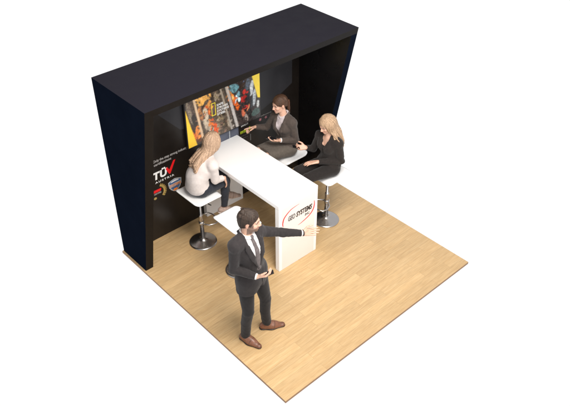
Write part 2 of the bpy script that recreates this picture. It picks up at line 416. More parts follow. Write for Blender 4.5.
# right third: worker before blue sky, orange glow, red gear
region([(1.64, 1.78), (2.17, 1.78), (2.17, 1.12), (1.78, 1.12)], (62, 55, 54))
blob(1.74, 1.68, 0.080, 0.060, (104, 138, 146), 0, 0.8); blob(1.81, 1.56, 0.030, 0.060, (116, 156, 168), 0, 0.8)
blob(1.68, 1.62, 0.034, 0.060, (226, 150, 76), 20, 0.6); blob(1.715, 1.54, 0.042, 0.085, (220, 122, 52), 18, 0.7); blob(1.775, 1.44, 0.030, 0.085, (206, 104, 44), 22, 0.7); blob(1.72, 1.57, 0.018, 0.035, (246, 196, 120), 10, 0.3)
blob(1.745, 1.38, 0.022, 0.060, (84, 56, 42), 20); blob(1.82, 1.50, 0.022, 0.040, (222, 240, 242), 0, 0.2)
blob(1.88, 1.70, 0.042, 0.080, (66, 50, 42), -14); blob(1.965, 1.66, 0.034, 0.080, (92, 100, 108), -10); blob(2.02, 1.58, 0.030, 0.110, (186, 190, 192), -10, 0.7)
blob(1.975, 1.50, 0.022, 0.100, (54, 56, 60), -8); blob(2.06, 1.44, 0.026, 0.120, (166, 172, 176), -6, 0.8); blob(2.02, 1.38, 0.018, 0.090, (70, 74, 78), -8)
blob(1.905, 1.575, 0.028, 0.034, (186, 64, 56), -20, 0.5); blob(1.875, 1.47, 0.024, 0.052, (184, 54, 50), 10, 0.5); blob(1.915, 1.36, 0.042, 0.022, (222, 70, 62), 0, 0.4); blob(1.905, 1.46, 0.014, 0.030, (110, 40, 40)); blob(1.94, 1.50, 0.010, 0.080, (48, 44, 46))
blob(1.88, 1.28, 0.026, 0.060, (186, 110, 86), 18, 0.7); blob(1.925, 1.20, 0.022, 0.060, (150, 136, 128), 14, 0.7); blob(2.08, 1.22, 0.070, 0.050, (76, 96, 92), 0, 0.6); blob(1.99, 1.24, 0.022, 0.075, (50, 48, 48), 0); blob(2.12, 1.33, 0.022, 0.05, (176, 178, 176), 0)
fine = vnoise(gx, gz, 150, 11) + 0.7 * vnoise(gx, gz, 260, 12)
img[..., :3] *= (1 + 0.75 * np.clip(fine, -0.9, 1.1) * np.minimum(img[..., 3:4], 1.0)[..., 0])[..., None]
for k in range(260):
    cx, cz = rng.uniform(1.16, 1.98), rng.uniform(1.14, 1.76)
    i_, k_ = int((cx - TX0) / (TX1 - TX0) * (nx - 1)), int((cz - TZ0) / (TZ1 - TZ0) * (nz_ - 1))
    o_ = img[np.clip(i_ + rng.integers(-14, 15), 0, nx - 1), np.clip(k_ + rng.integers(-14, 15), 0, nz_ - 1), :3]
    a = rng.uniform(0, 3.14); dx, dz = gx - cx, gz - cz
    u = (dx * math.cos(a) + dz * math.sin(a)) / rng.uniform(.006, .016); v = (-dx * math.sin(a) + dz * math.cos(a)) / rng.uniform(.012, .035)
    mk = (u * u + v * v + 0.5 * n2 < 1); img[mk, :3] = o_ * rng.uniform(0.6, 1.4)
region([(1.132, 1.78), (1.162, 1.78), (1.267, 1.12), (1.235, 1.12)], (206, 186, 166), 0.2)
region([(2.02, 1.80), (2.17, 1.80), (2.17, 1.40), (2.118, 1.42), (2.06, 1.64)], (238, 208, 72), 0.10)
for x0, x1, c in ((1.520, 1.545, (150, 146, 142)), (1.582, 1.592, (62, 58, 56)), (1.602, 1.642, (176, 170, 166)), (1.646, 1.656, (76, 72, 70))):
    region([(x0, 1.80), (x1, 1.80), (x1 + 0.155, 1.12), (x0 + 0.155, 1.12)], c, 0.4)
region([(1.00, 1.66), (1.024, 1.64), (1.075, 1.42), (1.150, 1.12), (1.00, 1.12)], (240, 204, 62), 0.10)
wm = np.clip((1.70 - gx) / 0.10, 0, 1)[..., None]
img[..., :3] *= wm * np.array([0.95, 0.84, 0.68]) + (1 - wm) * np.array([0.86, 0.86, 0.86])
img[..., :3] = np.where(img[..., :3] < 0.14, img[..., :3] * 0.75, img[..., :3])
for _ in range(2):
    pad = np.pad(img, ((1, 1), (1, 1), (0, 0)), mode='edge')
    img = sum(pad[i:i + nx, k:k + nz_] for i in range(3) for k in range(3)) / 9.0
me = bpy.data.meshes.new('screen')
verts = np.stack([gx, np.full_like(gx, TY), gz], -1).reshape(-1, 3) + np.array(TL)
idx = np.arange(nx * nz_).reshape(nx, nz_)
q = np.stack([idx[:-1, :-1], idx[1:, :-1], idx[1:, 1:], idx[:-1, 1:]], -1).reshape(-1, 4)
me.from_pydata(verts.tolist(), [], q.tolist())
ca = me.color_attributes.new('Col', 'FLOAT_COLOR', 'POINT'); ca.data.foreach_set('color', img.reshape(-1).astype(np.float32))
me.materials.append(M['screen'])
screen = link('screen', me, tv)
bm = bmesh.new()
fx0, fx1, fz0, fz1, ft = 1.393, 1.456, 1.428, 1.600, 0.010
box(bm, fx0, fx1, TY - 0.002, TY - 0.0003, fz1 - ft, fz1); box(bm, fx0, fx1, TY - 0.002, TY - 0.0003, fz0, fz0 + ft)
box(bm, fx0, fx0 + ft, TY - 0.002, TY - 0.0003, fz0 + ft, fz1 - ft); box(bm, fx1 - ft, fx1, TY - 0.002, TY - 0.0003, fz0 + ft, fz1 - ft)
M['yellow_glow'] = material('yellow screen print', srgb(232, 214, 60), 0.4, noise=0.04)
obj('picture_frame', shift(bm, TL), M['yellow_glow'], screen)
for i, (tx, x1) in enumerate((('SAFE', 1.575), ('STRONG', 1.640), ('SYSTEMS', 1.655), ('STEEL', 1.605))):
    o = lettering('lettering', tx, M['ink_white'], screen, 1.474, x1, 1.535 - i * 0.042, 0.029, TY, bold=0.025)
    o.data.transform(Matrix.Translation(TL))

# ------------------------------------------------------------------ counter
CX0, CX1, CY0, CY1, CH = 1.186, 1.796, 1.414, 2.897, 0.980
cnt = root('display_counter', 'long glossy white counter with a red swoosh logo on its front end panel', 'counter', ((CX0 + CX1) / 2, (CY0 + CY1) / 2, 0))
CL = -Vector(cnt.location)
bm = bmesh.new(); box(bm, CX0, CX1, CY0, CY1, CH - 0.055, CH)
obj('counter_top', shift(bm, CL), M['white'], cnt, bevel=0.006, seg=3)
bm = bmesh.new(); box(bm, CX0 + 0.001, CX1 - 0.001, CY0 + 0.001, CY0 + 0.066, 0, CH - 0.055)
front = obj('front_panel', shift(bm, CL), M['white'], cnt, bevel=0.004)
bm = bmesh.new(); box(bm, CX0 + 0.001, CX1 - 0.001, 2.828, CY1 - 0.001, 0, CH - 0.055)
obj('rear_panel', shift(bm, CL), M['white'], cnt, bevel=0.004)
yf = CY0 + 0.001
bm = bmesh.new(); flat_poly(bm, [(CX0 + 0.045, 0.006), (CX1 - 0.045, 0.006), (CX1 - 0.045, CH - 0.008 - 0.055), (CX0 + 0.045, CH - 0.008 - 0.055)], yf, 0.0015)
pr = obj('printed_panel', shift(bm, CL), M['panel'], front)
yp = yf - 0.0015
def ctext(*a, **k):
    o = lettering(*a, **k); o.data.transform(Matrix.Translation(CL)); return o
ctext('lettering', 'GEO', M['ink_grey'], pr, 1.325, 1.437, 0.698, 0.068, yp, bold=0.045, shear=0.22)
ctext('lettering', 'SYSTEMS', M['ink_dark'], pr, 1.450, 1.706, 0.698, 0.068, yp, bold=0.040, shear=0.22)
ctext('lettering', 'INC.', M['ink_dark'], pr, 1.590, 1.668, 0.640, 0.034, yp, bold=0.02, shear=0.22)
def swoosh(pts, w):
    """tapering stroke along a curve in (x, z)"""
    P = [Vector((a, b)) for a, b in pts]; m = len(P) - 1; L_, R_ = [], []
    S = []
    for i in range(m):
        p0 = P[max(i - 1, 0)]; p1 = P[i]; p2 = P[i + 1]; p3 = P[min(i + 2, m)]
        for t in [k / 8 for k in range(8)]:
            S.append(0.5 * ((2 * p1) + (p2 - p0) * t + (2 * p0 - 5 * p1 + 4 * p2 - p3) * t * t + (3 * p1 - p0 - 3 * p2 + p3) * t ** 3))
    S.append(P[-1]); n = len(S)
    for i, p in enumerate(S):
        t = (S[min(i + 1, n - 1)] - S[max(i - 1, 0)]).normalized(); nn = Vector((-t.y, t.x))
        h = w * (math.sin(math.pi * min(1, 0.04 + 0.96 * i / (n - 1)) ** 0.8) * 0.9 + 0.1)
        L_.append(p + nn * h); R_.append(p - nn * h)
    return [(p.x, p.y) for p in L_ + R_[::-1]]
def swoosh_mesh(pts, w):
    out = swoosh(pts, w); n = len(out) // 2; bm = bmesh.new()
    for i in range(n - 1):
        quad = [out[i], out[i + 1], out[2 * n - 2 - i], out[2 * n - 1 - i]]
        bm.faces.new([bm.verts.new((x, yp - 0.0012, z)) for x, z in quad])
    bmesh.ops.remove_doubles(bm, verts=bm.verts, dist=1e-5)
    return bm
obj('logo_swoosh', shift(swoosh_mesh([(1.248, 0.66), (1.243, 0.715), (1.272, 0.785), (1.370, 0.848), (1.500, 0.866)], 0.0085), CL), M['ink_red'], pr)
obj('logo_swoosh', shift(swoosh_mesh([(1.738, 0.792), (1.742, 0.735), (1.722, 0.668), (1.660, 0.612), (1.540, 0.570), (1.480, 0.562)], 0.0085), CL), M['ink_red'], pr)

# ------------------------------------------------------------------ bar stools
def make_stool(label, loc, rotz):
    """faces local +X"""
    t = root('bar_stool', label, 'bar stool', loc, rotz, 'white bar stools with chrome pedestals')
    # seat: square pad with rounded corners, front edge curling down, rear edge curling up
    n, a, b, r = 14, 0.196, 0.228, 0.060
    prof = []
    bm = bmesh.new()
    N1 = 22; grid = {}
    def h(x):
        u = x / a
        return 0.030 * max(0, -u - 0.55) ** 1.6 * 3.0 - 0.030 * max(0, u - 0.6) ** 1.6 * 2.6
    def rr(u, v):                       # map square to rounded square
        x, y = u * a, v * b
        cx, cy = a - r, b - r
        if abs(x) > cx and abs(y) > cy:
            dx, dy = abs(x) - cx, abs(y) - cy
            m = max(dx, dy); l = math.hypot(dx, dy)
            if l > 0: dx, dy = dx * m / l, dy * m / l
            x = math.copysign(cx + dx, x); y = math.copysign(cy + dy, y)
        return x, y
    top, bot = {}, {}
    for i in range(N1 + 1):
        for j in range(N1 + 1):
            u, v = -1 + 2 * i / N1, -1 + 2 * j / N1
            x, y = rr(u, v)
            e = max(abs(u), abs(v)); ed = 0.012 * max(0, (e - 0.86) / 0.14) ** 2
            dish = -0.008 * (1 - u * u) * (1 - v * v)
            top[i, j] = bm.verts.new((x, y, 0.770 + h(x) + dish - ed))
            bot[i, j] = bm.verts.new((x * 0.985, y * 0.985, 0.742 + h(x) + ed * 0.7))
    for i in range(N1):
        for j in range(N1):
            bm.faces.new((top[i, j], top[i + 1, j], top[i + 1, j + 1], top[i, j + 1]))
            bm.faces.new((bot[i, j], bot[i, j + 1], bot[i + 1, j + 1], bot[i + 1, j]))
    ring = [(i, 0) for i in range(N1)] + [(N1, j) for j in range(N1)] + [(N1 - i, N1) for i in range(N1)] + [(0, N1 - j) for j in range(N1)]
    for k in range(len(ring)):
        p, q_ = ring[k], ring[(k + 1) % len(ring)]
        bm.faces.new((top[p], bot[p], bot[q_], top[q_]))
    obj('seat', bm, M['seat'], t, smooth=True)
    bm = bmesh.new(); box(bm, -0.10, 0.10, -0.08, 0.08, 0.718, 0.741)
    obj('seat_plate', bm, M['rubber'], t, bevel=0.004)
    bm = bmesh.new(); lathe(bm, [(0, 0.708), (0.017, 0.708), (0.017, 0.44), (0.0255, 0.435), (0.0275, 0.42), (0.0275, 0.05), (0, 0.05)], 28)
    obj('stem', bm, M['chrome'], t, smooth=True)
    bm = bmesh.new(); lathe(bm, [(0, 0.066), (0.030, 0.066), (0.040, 0.052), (0.075, 0.040), (0.125, 0.026), (0.158, 0.018), (0.172, 0.012), (0.175, 0.006), (0.174, 0.0012), (0, 0.0012)], 56)
    obj('base', bm, M['chrome'], t, smooth=True)
    # footrest: a D-shaped loop carried on a collar
    pts = [(0.0, 0.028, 0.30), (0.05, 0.10, 0.30), (0.12, 0.125, 0.30), (0.185, 0.11, 0.30), (0.205, 0.06, 0.30), (0.208, 0.0, 0.30), (0.205, -0.06, 0.30), (0.185, -0.11, 0.30), (0.12, -0.125, 0.30), (0.05, -0.10, 0.30), (0.0, -0.028, 0.30)]
    bm = bmesh.new(); tube(bm, pts, 0.0095, 10); lathe(bm, [(0.0285, 0.27), (0.034, 0.272), (0.034, 0.328), (0.0285, 0.33)], 24)
    obj('footrest', bm, M['chrome'], t, smooth=True)
    bm = bmesh.new(); tube(bm, [(0.0, -0.012, 0.69), (0.02, -0.09, 0.672), (0.03, -0.15, 0.660), (0.035, -0.185, 0.664)], [0.005, 0.005, 0.0065, 0.0065], 8)
    obj('height_lever', bm, M['rubber'], t, smooth=True)
    return t
make_stool('white bar stool under the woman in the cream sweater', (0.850, 2.470, 0), 0.0)
make_stool('empty white bar stool directly behind the standing man', (0.868, 1.765, 0), 0.0)
make_stool('white bar stool under the blonde woman in the black suit, chrome base in plain view', (2.300, 1.745, 0), math.pi)
make_stool('white bar stool under the ponytailed woman in the brown suit', (2.215, 2.425, 0), math.pi)

# ------------------------------------------------------------------ signed-distance modelling for people
def A(*p): return np.array(p, float)
def unit(v): v = np.asarray(v, float); return v / np.linalg.norm(v)
class Sdf:
    def __init__(s): s.p = []
    def add(s, kind, k=0.015, op='u', **a):
        s.p.append((kind, k, op, a)); return s
    def cone(s, a, b, r1, r2, k=0.015, op='u', flat=None, fs=1.0):
        """tapered capsule; flat = direction squashed by fs (<1 thinner)"""
        return s.add('cone', k, op, a=A(*a), b=A(*b), r1=r1, r2=r2, flat=None if flat is None else unit(flat), fs=fs)
    def ell(s, c, r, fr=None, k=0.015, op='u'):
        return s.add('ell', k, op, c=A(*c), r=A(*r), fr=np.eye(3) if fr is None else fr)
    def plane(s, c, n, R, k=0.004):
        """cut away the side the normal n points to, within R of c"""
        return s.add('plane', k, 's', c=A(*c), n=unit(n), R=R)
    @staticmethod
    def dist(kind, a, P):
        if kind == 'cone':
            ba = a['b'] - a['a']; pa = P - a['a']
            L2 = max(ba @ ba, 1e-10)
            h = np.clip(pa @ ba / L2, 0, 1)
            v = pa - h[..., None] * ba
            if a['flat'] is not None:
                c = v @ a['flat']; v = v + (c * (1 / a['fs'] - 1))[..., None] * a['flat']
                d = np.sqrt((v * v).sum(-1)) - (a['r1'] + (a['r2'] - a['r1']) * h)
                return d * (0.5 + 0.5 * a['fs'])
            return np.sqrt((v * v).sum(-1)) - (a['r1'] + (a['r2'] - a['r1']) * h)
        if kind == 'ell':
            q_ = (P - a['c']) @ a['fr'].T
            k0 = np.sqrt(((q_ / a['r']) ** 2).sum(-1)); k1 = np.sqrt(((q_ / a['r'] ** 2) ** 2).sum(-1))
            return k0 * (k0 - 1) / np.maximum(k1, 1e-9)
        if kind == 'plane':
            d = -((P - a['c']) @ a['n'])
            far = np.sqrt(((P - a['c']) ** 2).sum(-1)) - a['R']
            return np.maximum(d, far)
    @staticmethod
    def bounds(kind, a):
        if kind == 'cone':
            r = max(a['r1'], a['r2'])
            return np.minimum(a['a'], a['b']) - r, np.maximum(a['a'], a['b']) + r
        if kind == 'ell':
            r = a['r'].max(); return a['c'] - r, a['c'] + r
        return a['c'] - a['R'], a['c'] + a['R']
    @staticmethod
    def comb(o, d, k, op):
        if op == 'u':
            h = np.clip(0.5 + 0.5 * (o - d) / k, 0, 1)
            return o * (1 - h) + d * h - k * h * (1 - h)
        d = -d
        h = np.clip(0.5 - 0.5 * (o - d) / k, 0, 1)
        return o * (1 - h) + d * h + k * h * (1 - h)
    def __call__(s, P):
        P = np.asarray(P, float); o = np.full(P.shape[:-1], 0.5)
        for kind, k, op, a in s.p:
            o = s.comb(o, s.dist(kind, a, P), k, op)
        return o
    def hit(s, o, d, tmax=0.5):
        """first surface point from outside along d"""
        t = np.linspace(0, tmax, 500); P = np.asarray(o)[None] + t[:, None] * unit(d)[None]
        v = s(P); i = np.argmax(v < 0)
        return P[i] if v[i] < 0 else None
    def mesh(s, vox):
        lo = np.full(3, 1e9); hi = -lo
        for kind, k, op, a in s.p:
            if op == 'u':
                l, h = s.bounds(kind, a); lo = np.minimum(lo, l); hi = np.maximum(hi, h)
        lo -= 0.03; hi += 0.03
        n = np.ceil((hi - lo) / vox).astype(int) + 1
        G = np.full(n, 0.5, np.float32)
        for kind, k, op, a in s.p:
            l, h = s.bounds(kind, a)
            m = k + 3 * vox
            i0 = np.clip(np.floor((l - m - lo) / vox).astype(int), 0, n - 1); i1 = np.clip(np.ceil((h + m - lo) / vox).astype(int) + 1, 0, n)
            if (i1 <= i0).any(): continue
            ax = [lo[d] + vox * np.arange(i0[d], i1[d]) for d in range(3)]
            P = np.stack(np.meshgrid(*ax, indexing='ij'), -1)
            sl = tuple(slice(i0[d], i1[d]) for d in range(3))
            G[sl] = s.comb(G[sl], s.dist(kind, a, P), k, op)
        return surface_nets(G, lo, vox)
def surface_nets(G, lo, vox):
    ins = G < 0
    c = np.zeros(np.array(G.shape) - 1, np.uint8)
    sh = [(i, j, k) for i in (0, 1) for j in (0, 1) for k in (0, 1)]
    for i, j, k in sh:
        c += ins[i:G.shape[0] - 1 + i, j:G.shape[1] - 1 + j, k:G.shape[2] - 1 + k]
    act = np.argwhere((c > 0) & (c < 8))
    ID = np.full(c.shape, -1, np.int32); ID[tuple(act.T)] = np.arange(len(act))
    val = {o: G[act[:, 0] + o[0], act[:, 1] + o[1], act[:, 2] + o[2]].astype(float) for o in sh}
    acc = np.zeros((len(act), 3)); cnt_ = np.zeros(len(act))
    for o in sh:
        for d in range(3):
            if o[d] == 0:
                e = list(o); e[d] = 1; e = tuple(e)
                a, b = val[o], val[e]
                m = (a < 0) != (b < 0)
                t = np.where(m, a / np.where(m, a - b, 1), 0)
                p = np.array(o, float)[None].repeat(len(act), 0); p[:, d] = t
                acc += np.where(m[:, None], p, 0); cnt_ += m
    V = lo + vox * (act + acc / cnt_[:, None])
    Q = []
    for d in range(3):
        a, b = [(1, 2), (2, 0), (0, 1)][d]
        s0 = [slice(None)] * 3; s1 = [slice(None)] * 3; s0[d] = slice(0, -1); s1[d] = slice(1, None)
        ch = ins[tuple(s0)] != ins[tuple(s1)]
        e = np.argwhere(ch)
        e = e[(e[:, a] > 0) & (e[:, b] > 0) & (e[:, a] < G.shape[a] - 1) & (e[:, b] < G.shape[b] - 1)]
        fl_ = ins[tuple(e.T)]
        def cell(da, db):
            q_ = e.copy(); q_[:, a] -= da; q_[:, b] -= db; return ID[tuple(q_.T)]
        q4 = np.stack([cell(1, 1), cell(0, 1), cell(0, 0), cell(1, 0)], 1)
        q4[~fl_] = q4[~fl_][:, ::-1]
        Q.append(q4)
    return V, np.concatenate(Q)
def vnormals(V, Q):
    n = np.cross(V[Q[:, 2]] - V[Q[:, 0]], V[Q[:, 3]] - V[Q[:, 1]])
    o = np.zeros_like(V)
    for i in range(4): np.add.at(o, Q[:, i], n)
    return o / np.maximum(np.linalg.norm(o, axis=1, keepdims=True), 1e-12)
def smooth_v(V, Q, it=1, lam=0.5):
    for _ in range(it):
        acc = np.zeros_like(V); c = np.zeros(len(V))
        for i in range(4):
            np.add.at(acc, Q[:, i], V[Q[:, (i + 1) % 4]]); np.add.at(c, Q[:, i], 1)
            np.add.at(acc, Q[:, i], V[Q[:, i - 1]]); np.add.at(c, Q[:, i], 1)
        V = V + lam * (acc / c[:, None] - V)
    return V
def folds(P, seed, f=40.0, warp=1.0):
    r = np.random.default_rng(seed); o = np.zeros(len(P))
    for k in range(5):
        d = unit(r.normal(size=3)); e = unit(r.normal(size=3)); ff = f * r.uniform(0.55, 1.5)
        o += (1 - 2 * np.abs(np.sin(ff * (P @ d) + r.uniform(0, 6) + warp * 1.8 * np.sin(ff * 0.55 * (P @ e) + r.uniform(0, 6))))) 
    return o / 5
def sdf_obj(name, sdf, vox, mat, parent, base, colf=None, amp=0.0, fseed=0, ffreq=40, near=None, sm=1):
    V, Q = sdf.mesh(vox)
    V = smooth_v(V, Q, sm)
    if amp:
        Nn = vnormals(V, Q)
        w = np.full(len(V), 0.35)
        if near is not None:
            for c, R in near:
                w = np.maximum(w, np.exp(-(((V - c) ** 2).sum(1)) / (R * R)) * 1.3)
        V = V + Nn * (amp * w * folds(V, fseed, ffreq))[:, None]
        V = smooth_v(V, Q, 1, 0.35)
    me = bpy.data.meshes.new(name)
    org = np.array(parent.matrix_world.translation) if False else np.array(root_loc(parent))
    me.vertices.add(len(V)); me.vertices.foreach_set('co', (V - org).astype(np.float32).ravel())
    me.loops.add(len(Q) * 4); me.loops.foreach_set('vertex_index', Q.astype(np.int32).ravel())
    me.polygons.add(len(Q)); me.polygons.foreach_set('loop_start', np.arange(0, len(Q) * 4, 4, dtype=np.int32))
    me.update(calc_edges=True); me.validate()
    me.polygons.foreach_set('use_smooth', [True] * len(me.polygons))
    Cc = np.ones((len(V), 4)); Cc[:, :3] = base[:3]
    if colf is not None: Cc[:, :3] = colf(V, Cc[:, :3])
    ca = me.color_attributes.new('Col', 'FLOAT_COLOR', 'POINT'); ca.data.foreach_set('color', Cc.astype(np.float32).ravel())
    me.materials.append(mat)
    return link(name, me, parent)
def root_loc(o):
    l = A(0, 0, 0)
    while o is not None:
        l = l + np.array(o.location); o = o.parent
    return l

UP = A(0, 0, 1)
def frame(F, U=UP):
    """rows: right, forward, up"""
    F = unit(F); R = unit(np.cross(F, U)); U2 = np.cross(R, F); return np.stack([R, F, U2])

def hand_sdf(S, w, d, n, left, curl=(0.25, 0.35, 0.3), spread=0.10, thumb_out=0.75, s=1.0, curls=None):
    """hand leaving wrist w along d, palm facing n"""
    d = unit(d); n = unit(n - (n @ d) * d); t = np.cross(d, n) * (-1 if left else 1)
    kn = []
    for i, o in enumerate((0.030, 0.010, -0.010, -0.029)):
        kp = w + d * (0.088, 0.092, 0.087, 0.078)[i] * s + t * o * s
        S.cone(w + t * o * 0.55 * s + d * 0.006, kp, 0.0145 * s, 0.0112 * s, 0.012)
        kn.append(kp)
    S.cone(w + d * 0.02 * s + t * 0.016 * s + n * 0.006, w + d * 0.055 * s + t * 0.030 * s + n * 0.006, 0.015 * s, 0.012 * s, 0.012)
    for i, kp in enumerate(kn):
        fl = (0.92, 1.04, 0.98, 0.78)[i] * s
        a = (0.030, 0.010, -0.010, -0.029)[i] / 0.03 * spread
        dir0 = unit(d + t * a); ang = 0; p = kp
        cc = curls[i] if curls else curl
        for L_, r1, r2, c in zip((0.043, 0.027, 0.022), (0.0098, 0.0088, 0.0080), (0.0088, 0.0080, 0.0068), cc):
            ang += c
            e = p + (dir0 * math.cos(ang) + n * math.sin(ang)) * L_ * fl
            S.cone(p, e, r1 * s, r2 * s, 0.004); p = e
    p = w + d * 0.028 * s + t * 0.026 * s + n * 0.006 * s
    for L_, r1, r2, dd in ((0.042, 0.0135, 0.0105, unit(d * 0.65 + t * thumb_out + n * 0.25)), (0.030, 0.0105, 0.0092, unit(d * 0.85 + t * 0.45 * thumb_out + n * 0.35)), (0.024, 0.0092, 0.0075, unit(d + t * 0.15 + n * 0.40))):
        e = p + dd * L_ * s; S.cone(p, e, r1, r2, 0.005); p = e

def head_sdf(S, c, fr, s=1.0, fem=False):
    g = lambda r, f, u: c + (r * fr[0] + f * fr[1] + u * fr[2]) * s
    j = 0.90 if fem else 1.0
    S.ell(g(0, -0.016, 0.030), A(0.075, 0.096, 0.086) * s, fr, 0.02)
    S.ell(g(0, 0.022, -0.028), A(0.061 * j, 0.070, 0.086) * s, fr, 0.02)
    S.ell(g(0, 0.030, -0.074), A(0.050 * j, 0.052, 0.038) * s, fr, 0.02)
    S.ell(g(0, 0.074, -0.098), A(0.019, 0.016, 0.015) * s, fr, 0.018)
    for q_ in (-1, 1):
        S.cone(g(q_ * 0.012, 0.086, 0.022), g(q_ * 0.046, 0.070, 0.024), 0.0085 * s, 0.008 * s, 0.012)
        S.ell(g(q_ * 0.040, 0.058, -0.026), A(0.020, 0.024, 0.022) * s, fr, 0.018)
        S.ell(g(q_ * 0.031, 0.098, 0.004), A(0.014, 0.016, 0.010) * s, fr, 0.010, 's')
        S.ell(g(q_ * 0.076, -0.010, -0.008), A(0.008, 0.018, 0.032) * s, fr, 0.006)
    S.cone(g(0, 0.084, 0.014), g(0, 0.106, -0.030), 0.0075 * s, 0.0115 * s, 0.010)
    for q_ in (-1, 1): S.ell(g(q_ * 0.012, 0.096, -0.034), A(0.009, 0.010, 0.008) * s, fr, 0.006)
    S.ell(g(0, 0.086, -0.061), A(0.024, 0.012, 0.0065) * s, fr, 0.006)
    S.ell(g(0, 0.084, -0.072), A(0.020, 0.012, 0.0075) * s, fr, 0.006)
    S.ell(g(0, 0.101, -0.0665), A(0.020, 0.006, 0.0016) * s, fr, 0.003, 's')
    return g

def head_paint(c, fr, s, skin, brow, lip, beard=None):
    def f(V, C):
        q_ = (V - c) @ fr.T / s
        r, fo, u = q_[:, 0], q_[:, 1], q_[:, 2]
        ar = np.abs(r)
        near_h = (np.abs(u) < 0.15) & (ar < 0.1) & (np.abs(fo) < 0.14)
        def blend(w, col):
            nonlocal C
            w = np.clip(w, 0, 1)[:, None]; C = C * (1 - w) + np.array(col[:3]) * w
        # redder cheeks, nose tip, ears
        wch = np.exp(-(((ar - 0.040) / 0.022) ** 2 + ((u + 0.028) / 0.024) ** 2)) * (fo > 0.03) * near_h * 0.4
        wch += np.exp(-((ar / 0.014) ** 2 + ((u + 0.03) / 0.014) ** 2)) * (fo > 0.09) * near_h * 0.3
        wch += (ar > 0.072) * (np.abs(u + 0.008) < 0.04) * near_h * 0.3
        blend(wch, (skin[0] * 1.0, skin[1] * 0.72, skin[2] * 0.66))
        if beard is not None:
            wb = np.clip((-0.040 - u) / 0.018, 0, 1) * (fo > -0.01) * near_h * (u > -0.125)
            wb = np.maximum(wb, np.clip((ar - 0.05) / 0.012, 0, 1) * (u < 0.0) * (u > -0.09) * (fo > 0.0) * (fo < 0.05) * near_h)
            wb = wb * (1 - np.exp(-(((ar) / 0.022) ** 2 + ((u + 0.067) / 0.009) ** 2)))
            blend(wb * 0.82, beard)
        wl = np.exp(-(((r) / 0.021) ** 4 + ((u + 0.066) / 0.0115) ** 4)) * (fo > 0.07) * near_h
        blend(wl * 0.8, lip)
        wbr = ((ar > 0.011) & (ar < 0.050)) * np.exp(-((u - 0.0265 - 0.05 * (0.03 - ar) * (ar > 0.03)) / 0.0055) ** 2) * (fo > 0.05) * near_h
        blend(wbr * 0.9, brow)
        wey = np.exp(-(((ar - 0.031) / 0.017) ** 4 + ((u - 0.006) / 0.0075) ** 4)) * (fo > 0.05) * near_h
        blend(wey * 0.6, (skin[0] * 0.35, skin[1] * 0.28, skin[2] * 0.25))
        return C
    return f

def eyes(body, g, fr, s, iris):
    for q_ in (-1, 1):
        bm = bmesh.new(); bmesh.ops.create_uvsphere(bm, u_segments=20, v_segments=14, radius=0.0122 * s)
        me = bpy.data.meshes.new('eye'); bm.to_mesh(me); bm.free()
        co = np.array([v.co[:] for v in me.vertices])
        c = unit(fr[1] * 1.0 - fr[2] * 0.15); dot = (co / (0.0122 * s)) @ c
        C = np.ones((len(co), 4)); C[:, :3] = 0.22
        C[dot > 0.55, :3] = iris; C[dot > 0.95, :3] = 0.004
        ca = me.color_attributes.new('Col', 'FLOAT_COLOR', 'POINT'); ca.data.foreach_set('color', C.astype(np.float32).ravel())
        me.polygons.foreach_set('use_smooth', [True] * len(me.polygons)); me.materials.append(M['eye'])
        link('eye', me, body, Vector(g(q_ * 0.031, 0.0675, 0.004) - root_loc(body)))

